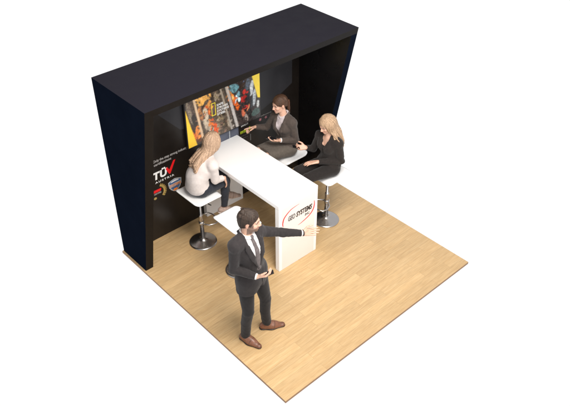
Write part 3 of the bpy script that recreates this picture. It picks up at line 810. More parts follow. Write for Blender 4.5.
def body_sdf(j, fem, s, shrink=0.0):
    """whole nude figure from its joints"""
    S = Sdf(); e = -shrink
    pf, cf = j['pf'], j['cf']
    pel, nk = j['pelvis'], j['neck']
    L_ = np.linalg.norm(nk - pel)
    ax = unit(nk - pel)
    w = 0.9 if fem else 1.0
    S.ell(pel, A(0.155 * (1.04 if fem else 1), 0.108, 0.115) * s + e, pf, 0.03)
    mid = pel + ax * L_ * 0.36 + j.get('bend', A(0, 0, 0))
    S.ell(mid, A(0.132 * w, 0.098, 0.15) * s + e, np.stack([cf[0], np.cross(ax, cf[0]) , ax]), 0.04)
    ch = pel + ax * L_ * 0.68 + j.get('bend', A(0, 0, 0)) * 0.8
    cfr = np.stack([cf[0], np.cross(ax, cf[0]), ax])
    S.ell(ch, A(0.150 * w, 0.112, 0.17) * s + e, cfr, 0.04)
    if fem:
        for q_ in (-1, 1): S.ell(ch + cfr[0] * 0.068 * q_ * s + cfr[1] * 0.085 * s + cfr[2] * 0.01, A(0.055, 0.05, 0.055) * s + e, cfr, 0.025)
    S.cone(j['sR'], j['sL'], 0.054 * s + e, 0.054 * s + e, 0.03)
    for q_ in 'RL':
        S.cone(nk - UP * 0.01, j['s' + q_] * 0.75 + nk * 0.25, 0.052 * s + e, 0.048 * s + e, 0.03)
    hd = j['head']
    S.cone(nk - ax * 0.02, hd - j['hf'][2] * 0.06 * s - j['hf'][1] * 0.012, 0.058 * w * s, 0.052 * w * s, 0.02)
    for q_ in 'RL':
        sh_, el, wr = j['s' + q_], j['e' + q_], j['w' + q_]
        S.cone(sh_, el, 0.050 * w * s + e, 0.038 * w * s + e, 0.02)
        S.cone(el, el * 0.6 + wr * 0.4, 0.038 * w * s + e, 0.037 * w * s + e, 0.015)
        S.cone(el * 0.6 + wr * 0.4, wr, 0.036 * w * s + e * 0.6, 0.0235 * w * s, 0.015)
        hp, kn, an = j['h' + q_], j['k' + q_], j['a' + q_]
        S.cone(hp, kn, 0.082 * s + e, 0.054 * s + e, 0.03)
        sh2 = kn * 0.68 + an * 0.32
        S.cone(kn, sh2, 0.052 * s + e, 0.052 * s + e, 0.02)
        S.cone(sh2, an, 0.051 * s + e, 0.034 * s + e * 0.5, 0.02)
        fd = j['f' + q_]
        S.cone(an - UP * 0.035 * s - fd * 0.02, an + fd * 0.13 * s - UP * 0.055 * s, 0.034 * s + e, 0.026 * s + e, 0.03)
    return S, cfr, ch, mid

def sleeve(S, j, q_, s, w, inf, cuff=0.97, k=0.025):
    sh_, el, wr = j['s' + q_], j['e' + q_], j['w' + q_]
    S.cone(sh_, el, (0.052 * w + inf) * s, (0.041 * w + inf) * s, k)
    end = el + (wr - el) * cuff
    S.cone(el, end, (0.041 * w + inf) * s, (0.028 * w + inf * 0.85) * s, 0.008)
    S.plane(end, wr - el, 0.075 * s, 0.006)

def torso_cloth(S, j, cfr, ch, mid, s, w, inf, hem=0.0, fem=False):
    pel, nk = j['pelvis'], j['neck']
    S.ell(mid, A(0.134 * w + inf, 0.102 + inf, 0.16) * s, cfr, 0.05)
    S.ell(ch, A(0.152 * w + inf, 0.114 + inf, 0.175) * s, cfr, 0.05)
    if fem:
        for q_ in (-1, 1): S.ell(ch + cfr[0] * 0.066 * q_ * s + cfr[1] * 0.085 * s + cfr[2] * 0.01, A(0.056, 0.05, 0.058) * s + inf, cfr, 0.03)
    S.cone(j['sR'], j['sL'], (0.055 + inf) * s, (0.055 + inf) * s, 0.03)
    for q_ in 'RL':
        S.cone(nk - UP * 0.015, j['s' + q_] * 0.75 + nk * 0.25, (0.050 + inf * 0.7) * s, (0.050 + inf) * s, 0.03)

def shoe(parent, an, fd, s, col, sole_col, low=True, side=None, floor_z=None, length=1.0, name='shoe'):
    """an = ankle; fd = horizontal-ish toe direction; sole plane lies 0.085*s below the ankle"""
    fd = unit(fd); up = unit(UP - (UP @ fd) * fd); R = np.cross(fd, up)
    b = an - up * 0.085 * s
    S = Sdf()
    S.cone(b - fd * 0.045 * s + up * 0.036 * s, b + fd * 0.06 * s + up * 0.034 * s, 0.037 * s, 0.042 * s, 0.03, flat=None)
    S.cone(b + fd * 0.06 * s + up * 0.026 * s, b + fd * 0.165 * s * length + up * 0.020 * s, 0.045 * s, 0.030 * s, 0.03, flat=up, fs=0.72)
    S.cone(b + up * 0.05 * s, an + up * (0.0 if low else 0.03) - fd * 0.008, 0.040 * s, 0.040 * s, 0.03)
    S.cone(b + fd * 0.02 * s + up * 0.060 * s, b + fd * 0.10 * s + up * 0.036 * s, 0.030 * s, 0.030 * s, 0.03)
    S.plane(b + up * 0.010 * s, -up, 0.3 * s, 0.004)
    S.plane(an + up * (0.004 if low else 0.035) * s, up, 0.12 * s, 0.004)
    def cf(V, C):
        u = (V - b) @ up; f_ = (V - b) @ fd
        k = np.clip((f_ - 0.13 * s) / 0.04, 0, 1)[:, None] * 0.25
        seam = (np.exp(-((f_ - 0.075 * s - 0.3 * (u - 0.05)) / 0.004) ** 2) * 0.5)[:, None]
        return C * (1 - k) * (1 - seam)
    o = sdf_obj(name, S, 0.004, M['leather'], parent, col, cf)
    T = Sdf()
    T.cone(b - fd * 0.048 * s + up * 0.006 * s, b + fd * 0.05 * s + up * 0.006 * s, 0.038 * s, 0.042 * s, 0.03, flat=up, fs=0.35)
    T.cone(b + fd * 0.05 * s + up * 0.006 * s, b + fd * 0.168 * s * length + up * 0.008 * s, 0.046 * s, 0.030 * s, 0.03, flat=up, fs=0.35)
    T.plane(b + up * 0.001, -up, 0.3 * s, 0.002)
    sdf_obj('sole', T, 0.004, M['leather'], o, sole_col)
    return o

def hair_cap(S, g, fr, s, inf=0.012, k=0.02, face=(0.090, -0.045), fr_r=(0.12, 0.070, 0.105), nape=-0.055):
    S.ell(g(0, -0.018, 0.032), (A(0.075, 0.096, 0.086) + inf) * s, fr, k)
    S.ell(g(0, -0.045, -0.020), (A(0.066, 0.060, 0.075) + inf * 0.6) * s, fr, k)
    S.ell(g(0, face[0], face[1]), A(*fr_r) * s, fr, 0.008, 's')

def strand_shade(seed, fr, c, amt=0.35):
    def f(V, C):
        q_ = (V - c) @ fr.T
        az = np.arctan2(q_[:, 0], -q_[:, 1])
        n = folds(np.stack([az * 0.6, q_[:, 2] * 0.10, q_[:, 1] * 0.3], 1), seed, 40, 0.3)
        return C * (1 + amt * n)[:, None]
    return f

def phone(label, c, d, n, sz=(0.068, 0.140, 0.009)):
    """flat phone: long side along d, face normal n"""
    d = unit(d); n = unit(n - (n @ d) * d); r = np.cross(d, n)
    t = root('phone', label, 'phone', tuple(c))
    R = Matrix((r, d, n)).transposed().to_4x4()
    bm = bmesh.new(); box(bm, -sz[0] / 2, sz[0] / 2, -sz[1] / 2, sz[1] / 2, -sz[2] / 2, sz[2] / 2); bm.transform(R)
    obj('casing', bm, M['plastic'], t, bevel=0.003)
    bm = bmesh.new(); box(bm, -sz[0] / 2 + 0.004, sz[0] / 2 - 0.004, -sz[1] / 2 + 0.006, sz[1] / 2 - 0.006, sz[2] / 2 + 0.0002, sz[2] / 2 + 0.0008); bm.transform(R)
    obj('screen', bm, M['phone'], t)
    return t
#@@PEOPLE_BEGIN
# ------------------------------------------------------------------ people
SKIN = (0.60, 0.36, 0.26)
def person_root(label, loc): return root('person', label, 'person', loc)
def joints(**k): return {a: (np.asarray(b, float) if not isinstance(b, str) else b) for a, b in k.items()}

# ---- standing man in a dark suit
j = joints(pelvis=(.325, .865, .890), neck=(.292, .878, 1.425), head=(.325, .862, 1.588),
           sR=(.136, .862, 1.384), sL=(.450, .888, 1.378), eR=(.104, .858, 1.108), wR=(.232, .668, 1.062), eL=(.690, .825, 1.262), wL=(.890, .735, 1.196),
           hR=(.240, .860, .870), hL=(.415, .872, .870), kR=(.215, .805, .485), kL=(.470, .830, .480), aR=(.215, .862, .088), aL=(.500, .850, .088),
           fR=unit(A(.22, -.98, 0)), fL=unit(A(.84, -.54, 0)), bend=A(0.0, -.012, 0))
Fm = A(.12, -.99, 0); j['pf'] = frame(A(.25, -.97, 0)); j['cf'] = frame(Fm); j['hf'] = frame(A(.66, -.74, -.12))
P1 = person_root('standing bearded man in a dark suit and tie, one arm stretched out towards the counter', (.34, .86, 0))
S, cfr, ch, mid = body_sdf(j, False, 1.0, 0.010)
g = head_sdf(S, j['head'], j['hf'], 1.0)
dL = unit(j['wL'] - j['eL']); hdL = unit(dL + A(.10, .02, .14))
hand_sdf(S, j['wL'], hdL, unit(A(-.35, -.85, .45)), True, (0.10, 0.16, 0.12), spread=0.10, thumb_out=0.8)
hdR = unit(A(.72, -.66, .10))
hand_sdf(S, j['wR'], hdR, unit(A(.45, .45, .75)), False, (0.55, 0.60, 0.45), spread=0.08)
body = sdf_obj('body', S, 0.004, M['skin'], P1, SKIN, head_paint(j['head'], j['hf'], 1.0, SKIN, (0.035, 0.022, 0.015), (0.42, 0.17, 0.14), (0.070, 0.045, 0.034)))
eyes(body, g, j['hf'], 1.0, (0.06, 0.035, 0.02))
# hair: short, swept back
S = Sdf(); hair_cap(S, g, j['hf'], 1.0, 0.011, face=(0.094, -0.052), fr_r=(0.12, 0.078, 0.110))
S.plane(g(0, -0.05, -0.060), unit(-j['hf'][2] + 0.5 * j['hf'][1]), 0.16)
for q_ in (-1, 1):
    S.ell(g(q_ * 0.078, -0.006, -0.018), A(0.02, 0.021, 0.040), j['hf'], 0.006, 's')
    S.cone(g(q_ * 0.069, 0.020, 0.02), g(q_ * 0.068, 0.018, -0.022), 0.009, 0.006, 0.008)
rs = random.Random(3)
for i in range(70):
    a = rs.uniform(-1, 1); f0 = 0.070 - 0.02 * abs(a) - rs.uniform(0, 0.10); r0 = a * 0.062
    up0 = 0.118 - 0.045 * a * a - max(0, f0 - 0.03) * 0.75 - max(0, -f0 - 0.02) * 0.3
    S.cone(g(r0, f0, up0 - 0.004), g(r0 * 1.08 + rs.uniform(-.01, .01), f0 - 0.055, up0 + 0.010 - 0.02 * abs(a)), 0.011, 0.007, 0.006)
HC = (0.040, 0.026, 0.019)
sdf_obj('hair', S, 0.004, M['hair'], body, HC, strand_shade(4, j['hf'], j['head'], 0.45), amp=0.003, fseed=5, ffreq=110, near=[(j['head'], 0.3)])
# shirt (torso and collar)
S = Sdf(); torso_cloth(S, j, cfr, ch, mid, 1.0, 1.0, 0.006)
nk = j['neck']
shirt_S = S
for i in range(14):
    a0, a1 = 2 * math.pi * i / 14, 2 * math.pi * (i + 1) / 14
    pt = lambda a: nk + cfr[0] * 0.064 * math.cos(a) + cfr[1] * (0.064 * math.sin(a) + 0.004) + UP * (0.028 - 0.020 * math.sin(a))
    S.cone(pt(a0), pt(a1), 0.015, 0.015, 0.008)
sdf_obj('shirt', S, 0.005, M['cloth'], P1, (0.68, 0.655, 0.65), amp=0.003, fseed=2, near=[(ch, 0.3)])
for q_, d in (('L', dL), ('R', unit(j['wR'] - j['eR']))):
    S = Sdf(); S.cone(j['w' + q_] - d * 0.022, j['w' + q_] + d * 0.004, 0.0315, 0.0315, 0.01); S.plane(j['w' + q_] + d * 0.004, d, 0.06)
    sdf_obj('shirt_cuff', S, 0.004, M['cloth'], P1, (0.68, 0.655, 0.65))
SUIT = (0.0225, 0.0190, 0.0195)
# jacket
S = Sdf(); torso_cloth(S, j, cfr, ch, mid, 1.0, 0.95, 0.017)
pf = j['pf']; pel = j['pelvis']
S.ell(pel + UP * 0.02, A(.178, .138, .15), pf, 0.05)
for q_ in (-1, 1):
    S.cone(pel + pf[0] * .075 * q_ + UP * 0.05, pel + pf[0] * .082 * q_ - UP * 0.14, 0.118, 0.116, 0.05, flat=pf[1], fs=0.95)
S.plane(pel - UP * 0.135, A(0, 0, -1), 0.42, 0.004)
sh_hi = nk + UP * 0.012
for q_, s_ in (('R', 1), ('L', -1)):
    S.cone(nk * .55 + j['s' + q_] * .45 + UP * 0.012, j['s' + q_] + UP * 0.006, 0.056, 0.058, 0.02)
    sleeve(S, j, q_, 1.0, 0.90 if q_ == 'R' else 0.84, 0.013, 0.96, 0.02)
def fpt(r, u, o, Sx):
    """point on the chest front at r across, u up from the neck base, o metres proud"""
    st = nk + cfr[0] * r + cfr[2] * u + cfr[1] * 0.35
    h = Sx.hit(st, -cfr[1], 0.6)
    if h is None: h = st - cfr[1] * 0.25
    return h + cfr[1] * o
Sj = Sdf(); Sj.p = list(S.p)
ub = -0.34
vpts = [(fpt(0.0, ub, 0.0, Sj), 0.010), (fpt(0.0, -0.22, 0.0, Sj), 0.034), (fpt(0.0, -0.10, 0.0, Sj), 0.056), (nk + cfr[1] * 0.075 + UP * 0.0, 0.072), (nk + cfr[1] * 0.03 + UP * 0.05, 0.076)]
for (a, ra), (b, rb) in zip(vpts, vpts[1:]):
    S.cone(a, b, ra, rb, 0.004, 's', flat=cfr[1], fs=0.65 if rb < 0.07 else 1.0)
S.cone(nk, nk + UP * 0.12, 0.066, 0.078, 0.006, 's')
# lapels and collar
lap = []
for q_ in (-1, 1):
    pa = fpt(q_ * 0.020, ub + 0.01, 0.004, Sj); pb = fpt(q_ * 0.066, -0.20, 0.006, Sj); pc = fpt(q_ * 0.086, -0.075, 0.006, Sj); pd = nk + cfr[0] * q_ * 0.074 + cfr[1] * 0.035 + UP * 0.030; pe = nk + cfr[0] * q_ * 0.052 - cfr[1] * 0.055 + UP * 0.045
    S.cone(pa, pb, 0.012, 0.027, 0.003, flat=cfr[1], fs=0.30); S.cone(pb, pc, 0.030, 0.034, 0.003, flat=cfr[1], fs=0.30)
    S.cone(pc, pd, 0.024, 0.018, 0.004, flat=cfr[1], fs=0.5); S.cone(pd, pe, 0.016, 0.014, 0.004)
S.cone(nk + cfr[0] * 0.052 - cfr[1] * 0.055 + UP * 0.045, nk - cfr[0] * 0.052 - cfr[1] * 0.055 + UP * 0.045, 0.015, 0.015, 0.006)
# front edge parting below the button
pp = [fpt(-0.004, ub - 0.005, 0, Sj), fpt(-0.006, ub - 0.12, 0.0, Sj), fpt(-0.012, ub - 0.22, 0.0, Sj), fpt(-0.03, ub - 0.33, 0.01, Sj)]
for a, b, r0, r1 in zip(pp, pp[1:], (.003, .004, .008), (.004, .008, .022)): S.cone(a, b, r0, r1, 0.003, 's')
lapc = [fpt(q_ * r, u, 0, Sj) for q_ in (-1, 1) for r, u in ((.045, -.26), (.07, -.18), (.086, -.08))]
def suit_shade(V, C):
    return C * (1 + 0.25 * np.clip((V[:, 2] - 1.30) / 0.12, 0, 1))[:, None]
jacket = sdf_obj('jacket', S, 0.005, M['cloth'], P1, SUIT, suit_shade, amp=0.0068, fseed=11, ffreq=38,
        near=[(j['eR'], 0.12), (j['eL'], 0.12), (mid, 0.15), (j['wR'], 0.1), (j['sL'], 0.11), (j['sR'], 0.09)])
for u in (ub - 0.015, ub - 0.11):
    bt = fpt(0.012, u, 0.003, Sj); B = Sdf(); B.ell(bt, A(.009, .004, .009), cfr, .002)
    sdf_obj('button', B, 0.002, M['cloth'], jacket, (0.012, 0.011, 0.011))
# tie
S = Sdf()
tp = [nk + cfr[1] * 0.074 + UP * 0.004] + [fpt(0.002, u, 0.004, shirt_S) for u in (-0.06, -0.14, -0.22, -0.30, -0.36)]
S.cone(tp[0] + UP * 0.008, tp[0] - UP * 0.022 + cfr[1] * 0.006, 0.020, 0.013, 0.004, flat=cfr[1], fs=0.75)
for a, b, r0, r1 in zip(tp, tp[1:], (.015, .021, .026, .030, .033), (.021, .026, .030, .033, .034)): S.cone(a, b, r0, r1, 0.004, flat=cfr[1], fs=0.32)
def tie_shade(V, C):
    k = np.sin(((V - nk) @ cfr[0] + (V - nk) @ cfr[2]) * 210) > 0.55
    return np.where(k[:, None], C * 1.2, C)
sdf_obj('tie', S, 0.004, M['cloth'], P1, (0.105, 0.088, 0.088), tie_shade)
# trousers
S = Sdf()
S.ell(pel - UP * 0.02, A(.172, .125, .14), pf, 0.04)
for q_ in 'RL':
    hp, kn, an, fd = j['h' + q_], j['k' + q_], j['a' + q_], j['f' + q_]
    S.cone(hp, kn, 0.093, 0.062, 0.025)
    cuffp = an + UP * 0.005 - fd * 0.004
    S.cone(kn, kn * .5 + cuffp * .5 - fd * 0.010, 0.062, 0.056, 0.006)
    S.cone(kn * .5 + cuffp * .5 - fd * 0.010, cuffp, 0.056, 0.052, 0.006)
    S.plane(cuffp - UP * 0.018, A(0, 0, -1) + fd * -0.25, 0.10, 0.004)
def crease(V, C):
    return C
sdf_obj('trousers', S, 0.005, M['cloth'], P1, (0.0130, 0.0115, 0.0118), amp=0.0032, fseed=33, ffreq=34,
        near=[(j['kR'], 0.13), (j['kL'], 0.13), (j['aR'] + UP * 0.07, 0.11), (j['aL'] + UP * 0.07, 0.11), (pel - UP * .08, 0.12)])
for q_ in 'RL': shoe(P1, j['a' + q_], j['f' + q_], 1.02, (0.175, 0.072, 0.040), (0.020, 0.012, 0.009))
S = Sdf(); wc = j['wL'] + hdL * 0.012; q1 = unit(np.cross(hdL, UP)); q2 = np.cross(hdL, q1)
for i in range(16):
    a0, a1 = 2 * math.pi * i / 16, 2 * math.pi * (i + 1) / 16
    S.cone(wc + q1 * .026 * math.cos(a0) + q2 * .026 * math.sin(a0), wc + q1 * .026 * math.cos(a1) + q2 * .026 * math.sin(a1), .008, .008, .003)
sdf_obj('wristwatch', S, 0.003, M['leather'], P1, (0.03, 0.025, 0.022))
# phone in the man's right hand
hc = j['wR'] + hdR * 0.118 + A(.45, .45, .75) * 0.024
phone('small dark phone held by the standing man', hc, unit(A(.72, -.50, .35)), unit(A(-.2, -.2, 1)), (0.042, 0.095, 0.012))

# ---- generic pieces for the seated women
def long_hair(S, g, s, target, n, seed, spread, fr, drop, r0=0.014, fall=None, az=(-2.3, 2.3), outw=1.0):
    """locks from the crown over the back of the head and down to target"""
    rs = random.Random(seed)
    for i in range(n):
        a = rs.uniform(*az); el = rs.uniform(-0.15, 1.25)
        u0 = A(math.sin(a) * math.cos(el), -math.cos(a) * math.cos(el), math.sin(el))
        p0 = g(u0[0] * 0.082, -0.018 + u0[1] * 0.102, 0.034 + u0[2] * 0.090)
        p1 = g(math.sin(a) * 0.094 * outw, -0.022 - math.cos(a) * 0.108 * outw, 0.00 + 0.03 * u0[2])
        p2 = g(math.sin(a) * 0.088 * outw, -0.030 - math.cos(a) * 0.098 * outw, -0.085)
        end = target + fr[0] * math.sin(a) * spread + rs.uniform(-1, 1) * fr[0] * 0.02 + fr[1] * rs.uniform(-0.015, 0.02) + UP * rs.uniform(-0.05, 0.06) - UP * drop * rs.uniform(0, 1)
        P = [p0, p1, p2, p2 * 0.45 + end * 0.55 + (fall if fall is not None else 0), end]
        pts = []
        for k in range(len(P) - 1):
            q0, q1, q2, q3 = P[max(k - 1, 0)], P[k], P[k + 1], P[min(k + 2, len(P) - 1)]
            for t in (0, 0.34, 0.67):
                pts.append(0.5 * (2 * q1 + (q2 - q0) * t + (2 * q0 - 5 * q1 + 4 * q2 - q3) * t * t + (3 * q1 - q0 - 3 * q2 + q3) * t ** 3))
        pts.append(P[-1]); m = len(pts) - 1; rr = r0 * rs.uniform(0.7, 1.15)
        for k in range(m):
            f0, f1 = k / m, (k + 1) / m
            S.cone(pts[k], pts[k + 1], rr * (1 - 0.5 * f0 ** 3), rr * (1 - 0.5 * f1 ** 3), 0.006)

def lower_seated(S, j, s, inf, knee_in=True, hem=None, shank=True):
    pel, pf = j['pelvis'], j['pf']
    S.ell(pel, A(.165 + inf, .122 + inf, .118 + inf) * s, pf, 0.04)
    for q_ in 'RL':
        hp, kn, an = j['h' + q_], j['k' + q_], j['a' + q_]
        S.cone(hp, kn, (0.086 + inf) * s, (0.056 + inf) * s, 0.03)
        if shank:
            sh2 = kn * .65 + an * .35
            S.cone(kn, sh2, (0.055 + inf) * s, (0.053 + inf) * s, 0.010)
            S.cone(sh2, an, (0.053 + inf) * s, (0.034 + inf) * s, 0.006)

# ---- woman in the cream sweater, seen from behind
s = 0.93
j = joints(pelvis=(.840, 2.465, .868), neck=(.985, 2.418, 1.245), head=(1.082, 2.432, 1.405),
           sR=(.952, 2.282, 1.200), sL=(1.010, 2.570, 1.205), eR=(.985, 2.300, .972), wR=(1.120, 2.305, .940), eL=(1.075, 2.605, .985), wL=(1.225, 2.520, .935),
           hR=(.860, 2.380, .855), hL=(.860, 2.560, .855), kR=(1.185, 2.375, .828), kL=(1.275, 2.565, .830), aR=(1.165, 2.405, .425), aL=(1.360, 2.585, .450),
           fR=unit(A(.86, -.46, -.15)), fL=unit(A(.90, -.40, -.12)), bend=A(-.045, .0, .0))
j['pf'] = frame(A(1, -.02, 0)); j['cf'] = frame(A(.985, -.17, 0)); j['hf'] = frame(A(.95, .10, -.30))
P2 = person_root('woman with long light brown hair in a cream sweater and navy jeans, her back turned', (.85, 2.47, .77))
S, cfr, ch, mid = body_sdf(j, True, s, 0.010)
g = head_sdf(S, j['head'], j['hf'], s, True)
hand_sdf(S, j['wR'], unit(A(.30, .08, -.88)), unit(A(-.75, .45, -.30)), False, (0.18, 0.30, 0.25), s=0.92, spread=.12)
hand_sdf(S, j['wL'], unit(A(.75, -.45, -.42)), unit(A(-.35, .1, -.9)), True, (0.2, 0.3, 0.25), s=0.92)
LIP = (0.46, 0.16, 0.14)
body = sdf_obj('body', S, 0.004, M['skin'], P2, SKIN, head_paint(j['head'], j['hf'], s, SKIN, (0.12, 0.075, 0.045), LIP))
eyes(body, g, j['hf'], s, (0.06, 0.06, 0.05))
S = Sdf(); hair_cap(S, g, j['hf'], s, 0.014, face=(0.098, -0.050), fr_r=(0.072, 0.070, 0.105))
tgt = A(.785, 2.440, 1.185)
long_hair(S, g, s, tgt, 230, 5, 0.062, j['cf'], 0.035, 0.0105, fall=A(.004, 0, .022))
HC = (0.45, 0.30, 0.20)
sdf_obj('hair', S, 0.004, M['hair'], body, HC, strand_shade(9, j['hf'], j['head'], 0.38), amp=0.002, fseed=6, ffreq=100, near=[(j['head'], 0.5)])
S = Sdf(); torso_cloth(S, j, cfr, ch, mid, s, 0.92, 0.018, fem=True)
S.ell(j['pelvis'] + UP * 0.015, A(.178, .150, .125) * s, j['pf'], 0.05)
S.ell(mid - cfr[1] * 0.03, A(.150, .115, .16) * s, cfr, 0.05)
S.plane(j['pelvis'] - UP * 0.068, A(.45, 0, -1), 0.24, 0.006)
for q_, cf_ in (('R', 0.84), ('L', 0.86)): sleeve(S, j, q_, s, 0.90, 0.018, cf_)
S.cone(j['neck'] - UP * .01, j['neck'] + (j['head'] - j['neck']) * .22, .068 * s, .062 * s, .02)
sdf_obj('sweater', S, 0.005, M['knit'], P2, (0.63, 0.565, 0.535), amp=0.0070, fseed=31, ffreq=34, near=[(mid, 0.18), (j['eR'], 0.12), (j['eL'], 0.12), (j['pelvis'], 0.15)])
S = Sdf(); lower_seated(S, j, s, 0.006)
for q_ in 'RL': S.plane(j['a' + q_] + UP * 0.02, A(0, 0, -1), 0.09, 0.005)
sdf_obj('jeans', S, 0.005, M['cloth'], P2, (0.025, 0.028, 0.038), amp=0.006, fseed=32, ffreq=34, near=[(j['kR'], 0.12), (j['kL'], 0.12), (j['hR'], 0.12)])
for q_ in 'RL': shoe(P2, j['a' + q_], j['f' + q_], 0.93, (0.42, 0.31, 0.26), (0.55, 0.46, 0.41))

# ---- woman with a ponytail in the brown suit
j = joints(pelvis=(2.215, 2.425, .870), neck=(2.190, 2.440, 1.300), head=(2.140, 2.462, 1.478),
           sL=(2.205, 2.300, 1.250), sR=(2.175, 2.582, 1.245), eL=(2.240, 2.272, 1.000), wL=(2.040, 2.335, 1.055), eR=(2.120, 2.690, 1.050), wR=(1.985, 2.752, 1.085),
           hL=(2.205, 2.335, .855), hR=(2.205, 2.515, .855), kL=(1.820, 2.355, .905), kR=(1.810, 2.510, .915), aL=(1.900, 2.330, .470), aR=(1.890, 2.500, .470),
           fL=unit(A(-.9, -.1, -.35)), fR=unit(A(-.9, .1, -.35)), bend=A(.02, 0, 0))
j['pf'] = frame(A(-1, .02, 0)); j['cf'] = frame(A(-.97, -.05, 0)); j['hf'] = frame(A(-.94, .20, -.22))
P3 = person_root('woman with a brown ponytail in a brown skirt suit, pointing at the wall', (2.215, 2.425, .77))
S, cfr, ch, mid = body_sdf(j, True, s, 0.010)
g = head_sdf(S, j['head'], j['hf'], s, True)
hdL = unit(A(-.80, .52, .10))
hand_sdf(S, j['wL'], hdL, unit(A(.1, .1, 1)), True, (0.25, 0.32, 0.28), s=0.92, spread=.12)
hdR = unit(A(-.84, .34, .02))
hand_sdf(S, j['wR'], hdR, unit(A(-.3, -.35, -.8)), False, s=0.92, curls=[(0.05, 0.08, 0.05), (0.5, 0.8, 0.6), (0.7, 0.9, 0.7), (0.8, 0.9, 0.7)])
body = sdf_obj('body', S, 0.004, M['skin'], P3, SKIN, head_paint(j['head'], j['hf'], s, SKIN, (0.045, 0.024, 0.015), LIP))
eyes(body, g, j['hf'], s, (0.06, 0.035, 0.02))
S = Sdf(); hair_cap(S, g, j['hf'], s, 0.0125, face=(0.098, -0.045), fr_r=(0.080, 0.070, 0.112))
S.plane(g(0, -0.06, -0.040), unit(-j['hf'][2] + 0.5 * j['hf'][1]), 0.15)
for q_ in (-1, 1): S.ell(g(q_ * 0.078, -0.008, -0.018), A(0.02, 0.019, 0.036) * s, j['hf'], 0.006, 's')
rs = random.Random(8)
tie_p = g(0, -0.116, 0.010)
for i in range(46):
    a = rs.uniform(-1.9, 1.9); el = rs.uniform(0.1, 1.3)
    u0 = A(math.sin(a) * math.cos(el), math.cos(a) * math.cos(el) * 0.75, math.sin(el))
    p0 = g(u0[0] * 0.078, -0.018 + u0[1] * 0.095, 0.034 + u0[2] * 0.087); p1 = g(u0[0] * 0.076, -0.075, 0.045 + 0.055 * u0[2])
    S.cone(p0, p1, 0.008, 0.009, 0.006); S.cone(p1, tie_p, 0.009, 0.007, 0.006)
tips = A(2.292, 2.462, 1.290)
for i in range(16):
    o = A(*[rs.uniform(-1, 1) for _ in range(3)])
    m1 = tie_p * .78 + tips * .22 + A(.020, .003, .018) + o * .006; m2 = tie_p * .35 + tips * .65 + A(.010, 0, .004) + o * .009
    S.cone(tie_p, m1, .008, .009, .006); S.cone(m1, m2, .009, .008, .006); S.cone(m2, tips + o * .010, .008, .003, .006)
HC = (0.075, 0.038, 0.022)
def pony_shade(V, C):
    C = strand_shade(12, j['hf'], j['head'], 0.40)(V, C)
    k = np.clip(((V - j['head']) @ -j['hf'][1] - 0.10) / 0.04, 0, 1)[:, None]
    return C * (1 - k) + C * k * np.array([1.8, 1.35, 1.2])
sdf_obj('hair', S, 0.004, M['hair'], body, HC, pony_shade, amp=0.0015, fseed=7, ffreq=110, near=[(j['head'], 0.4)])
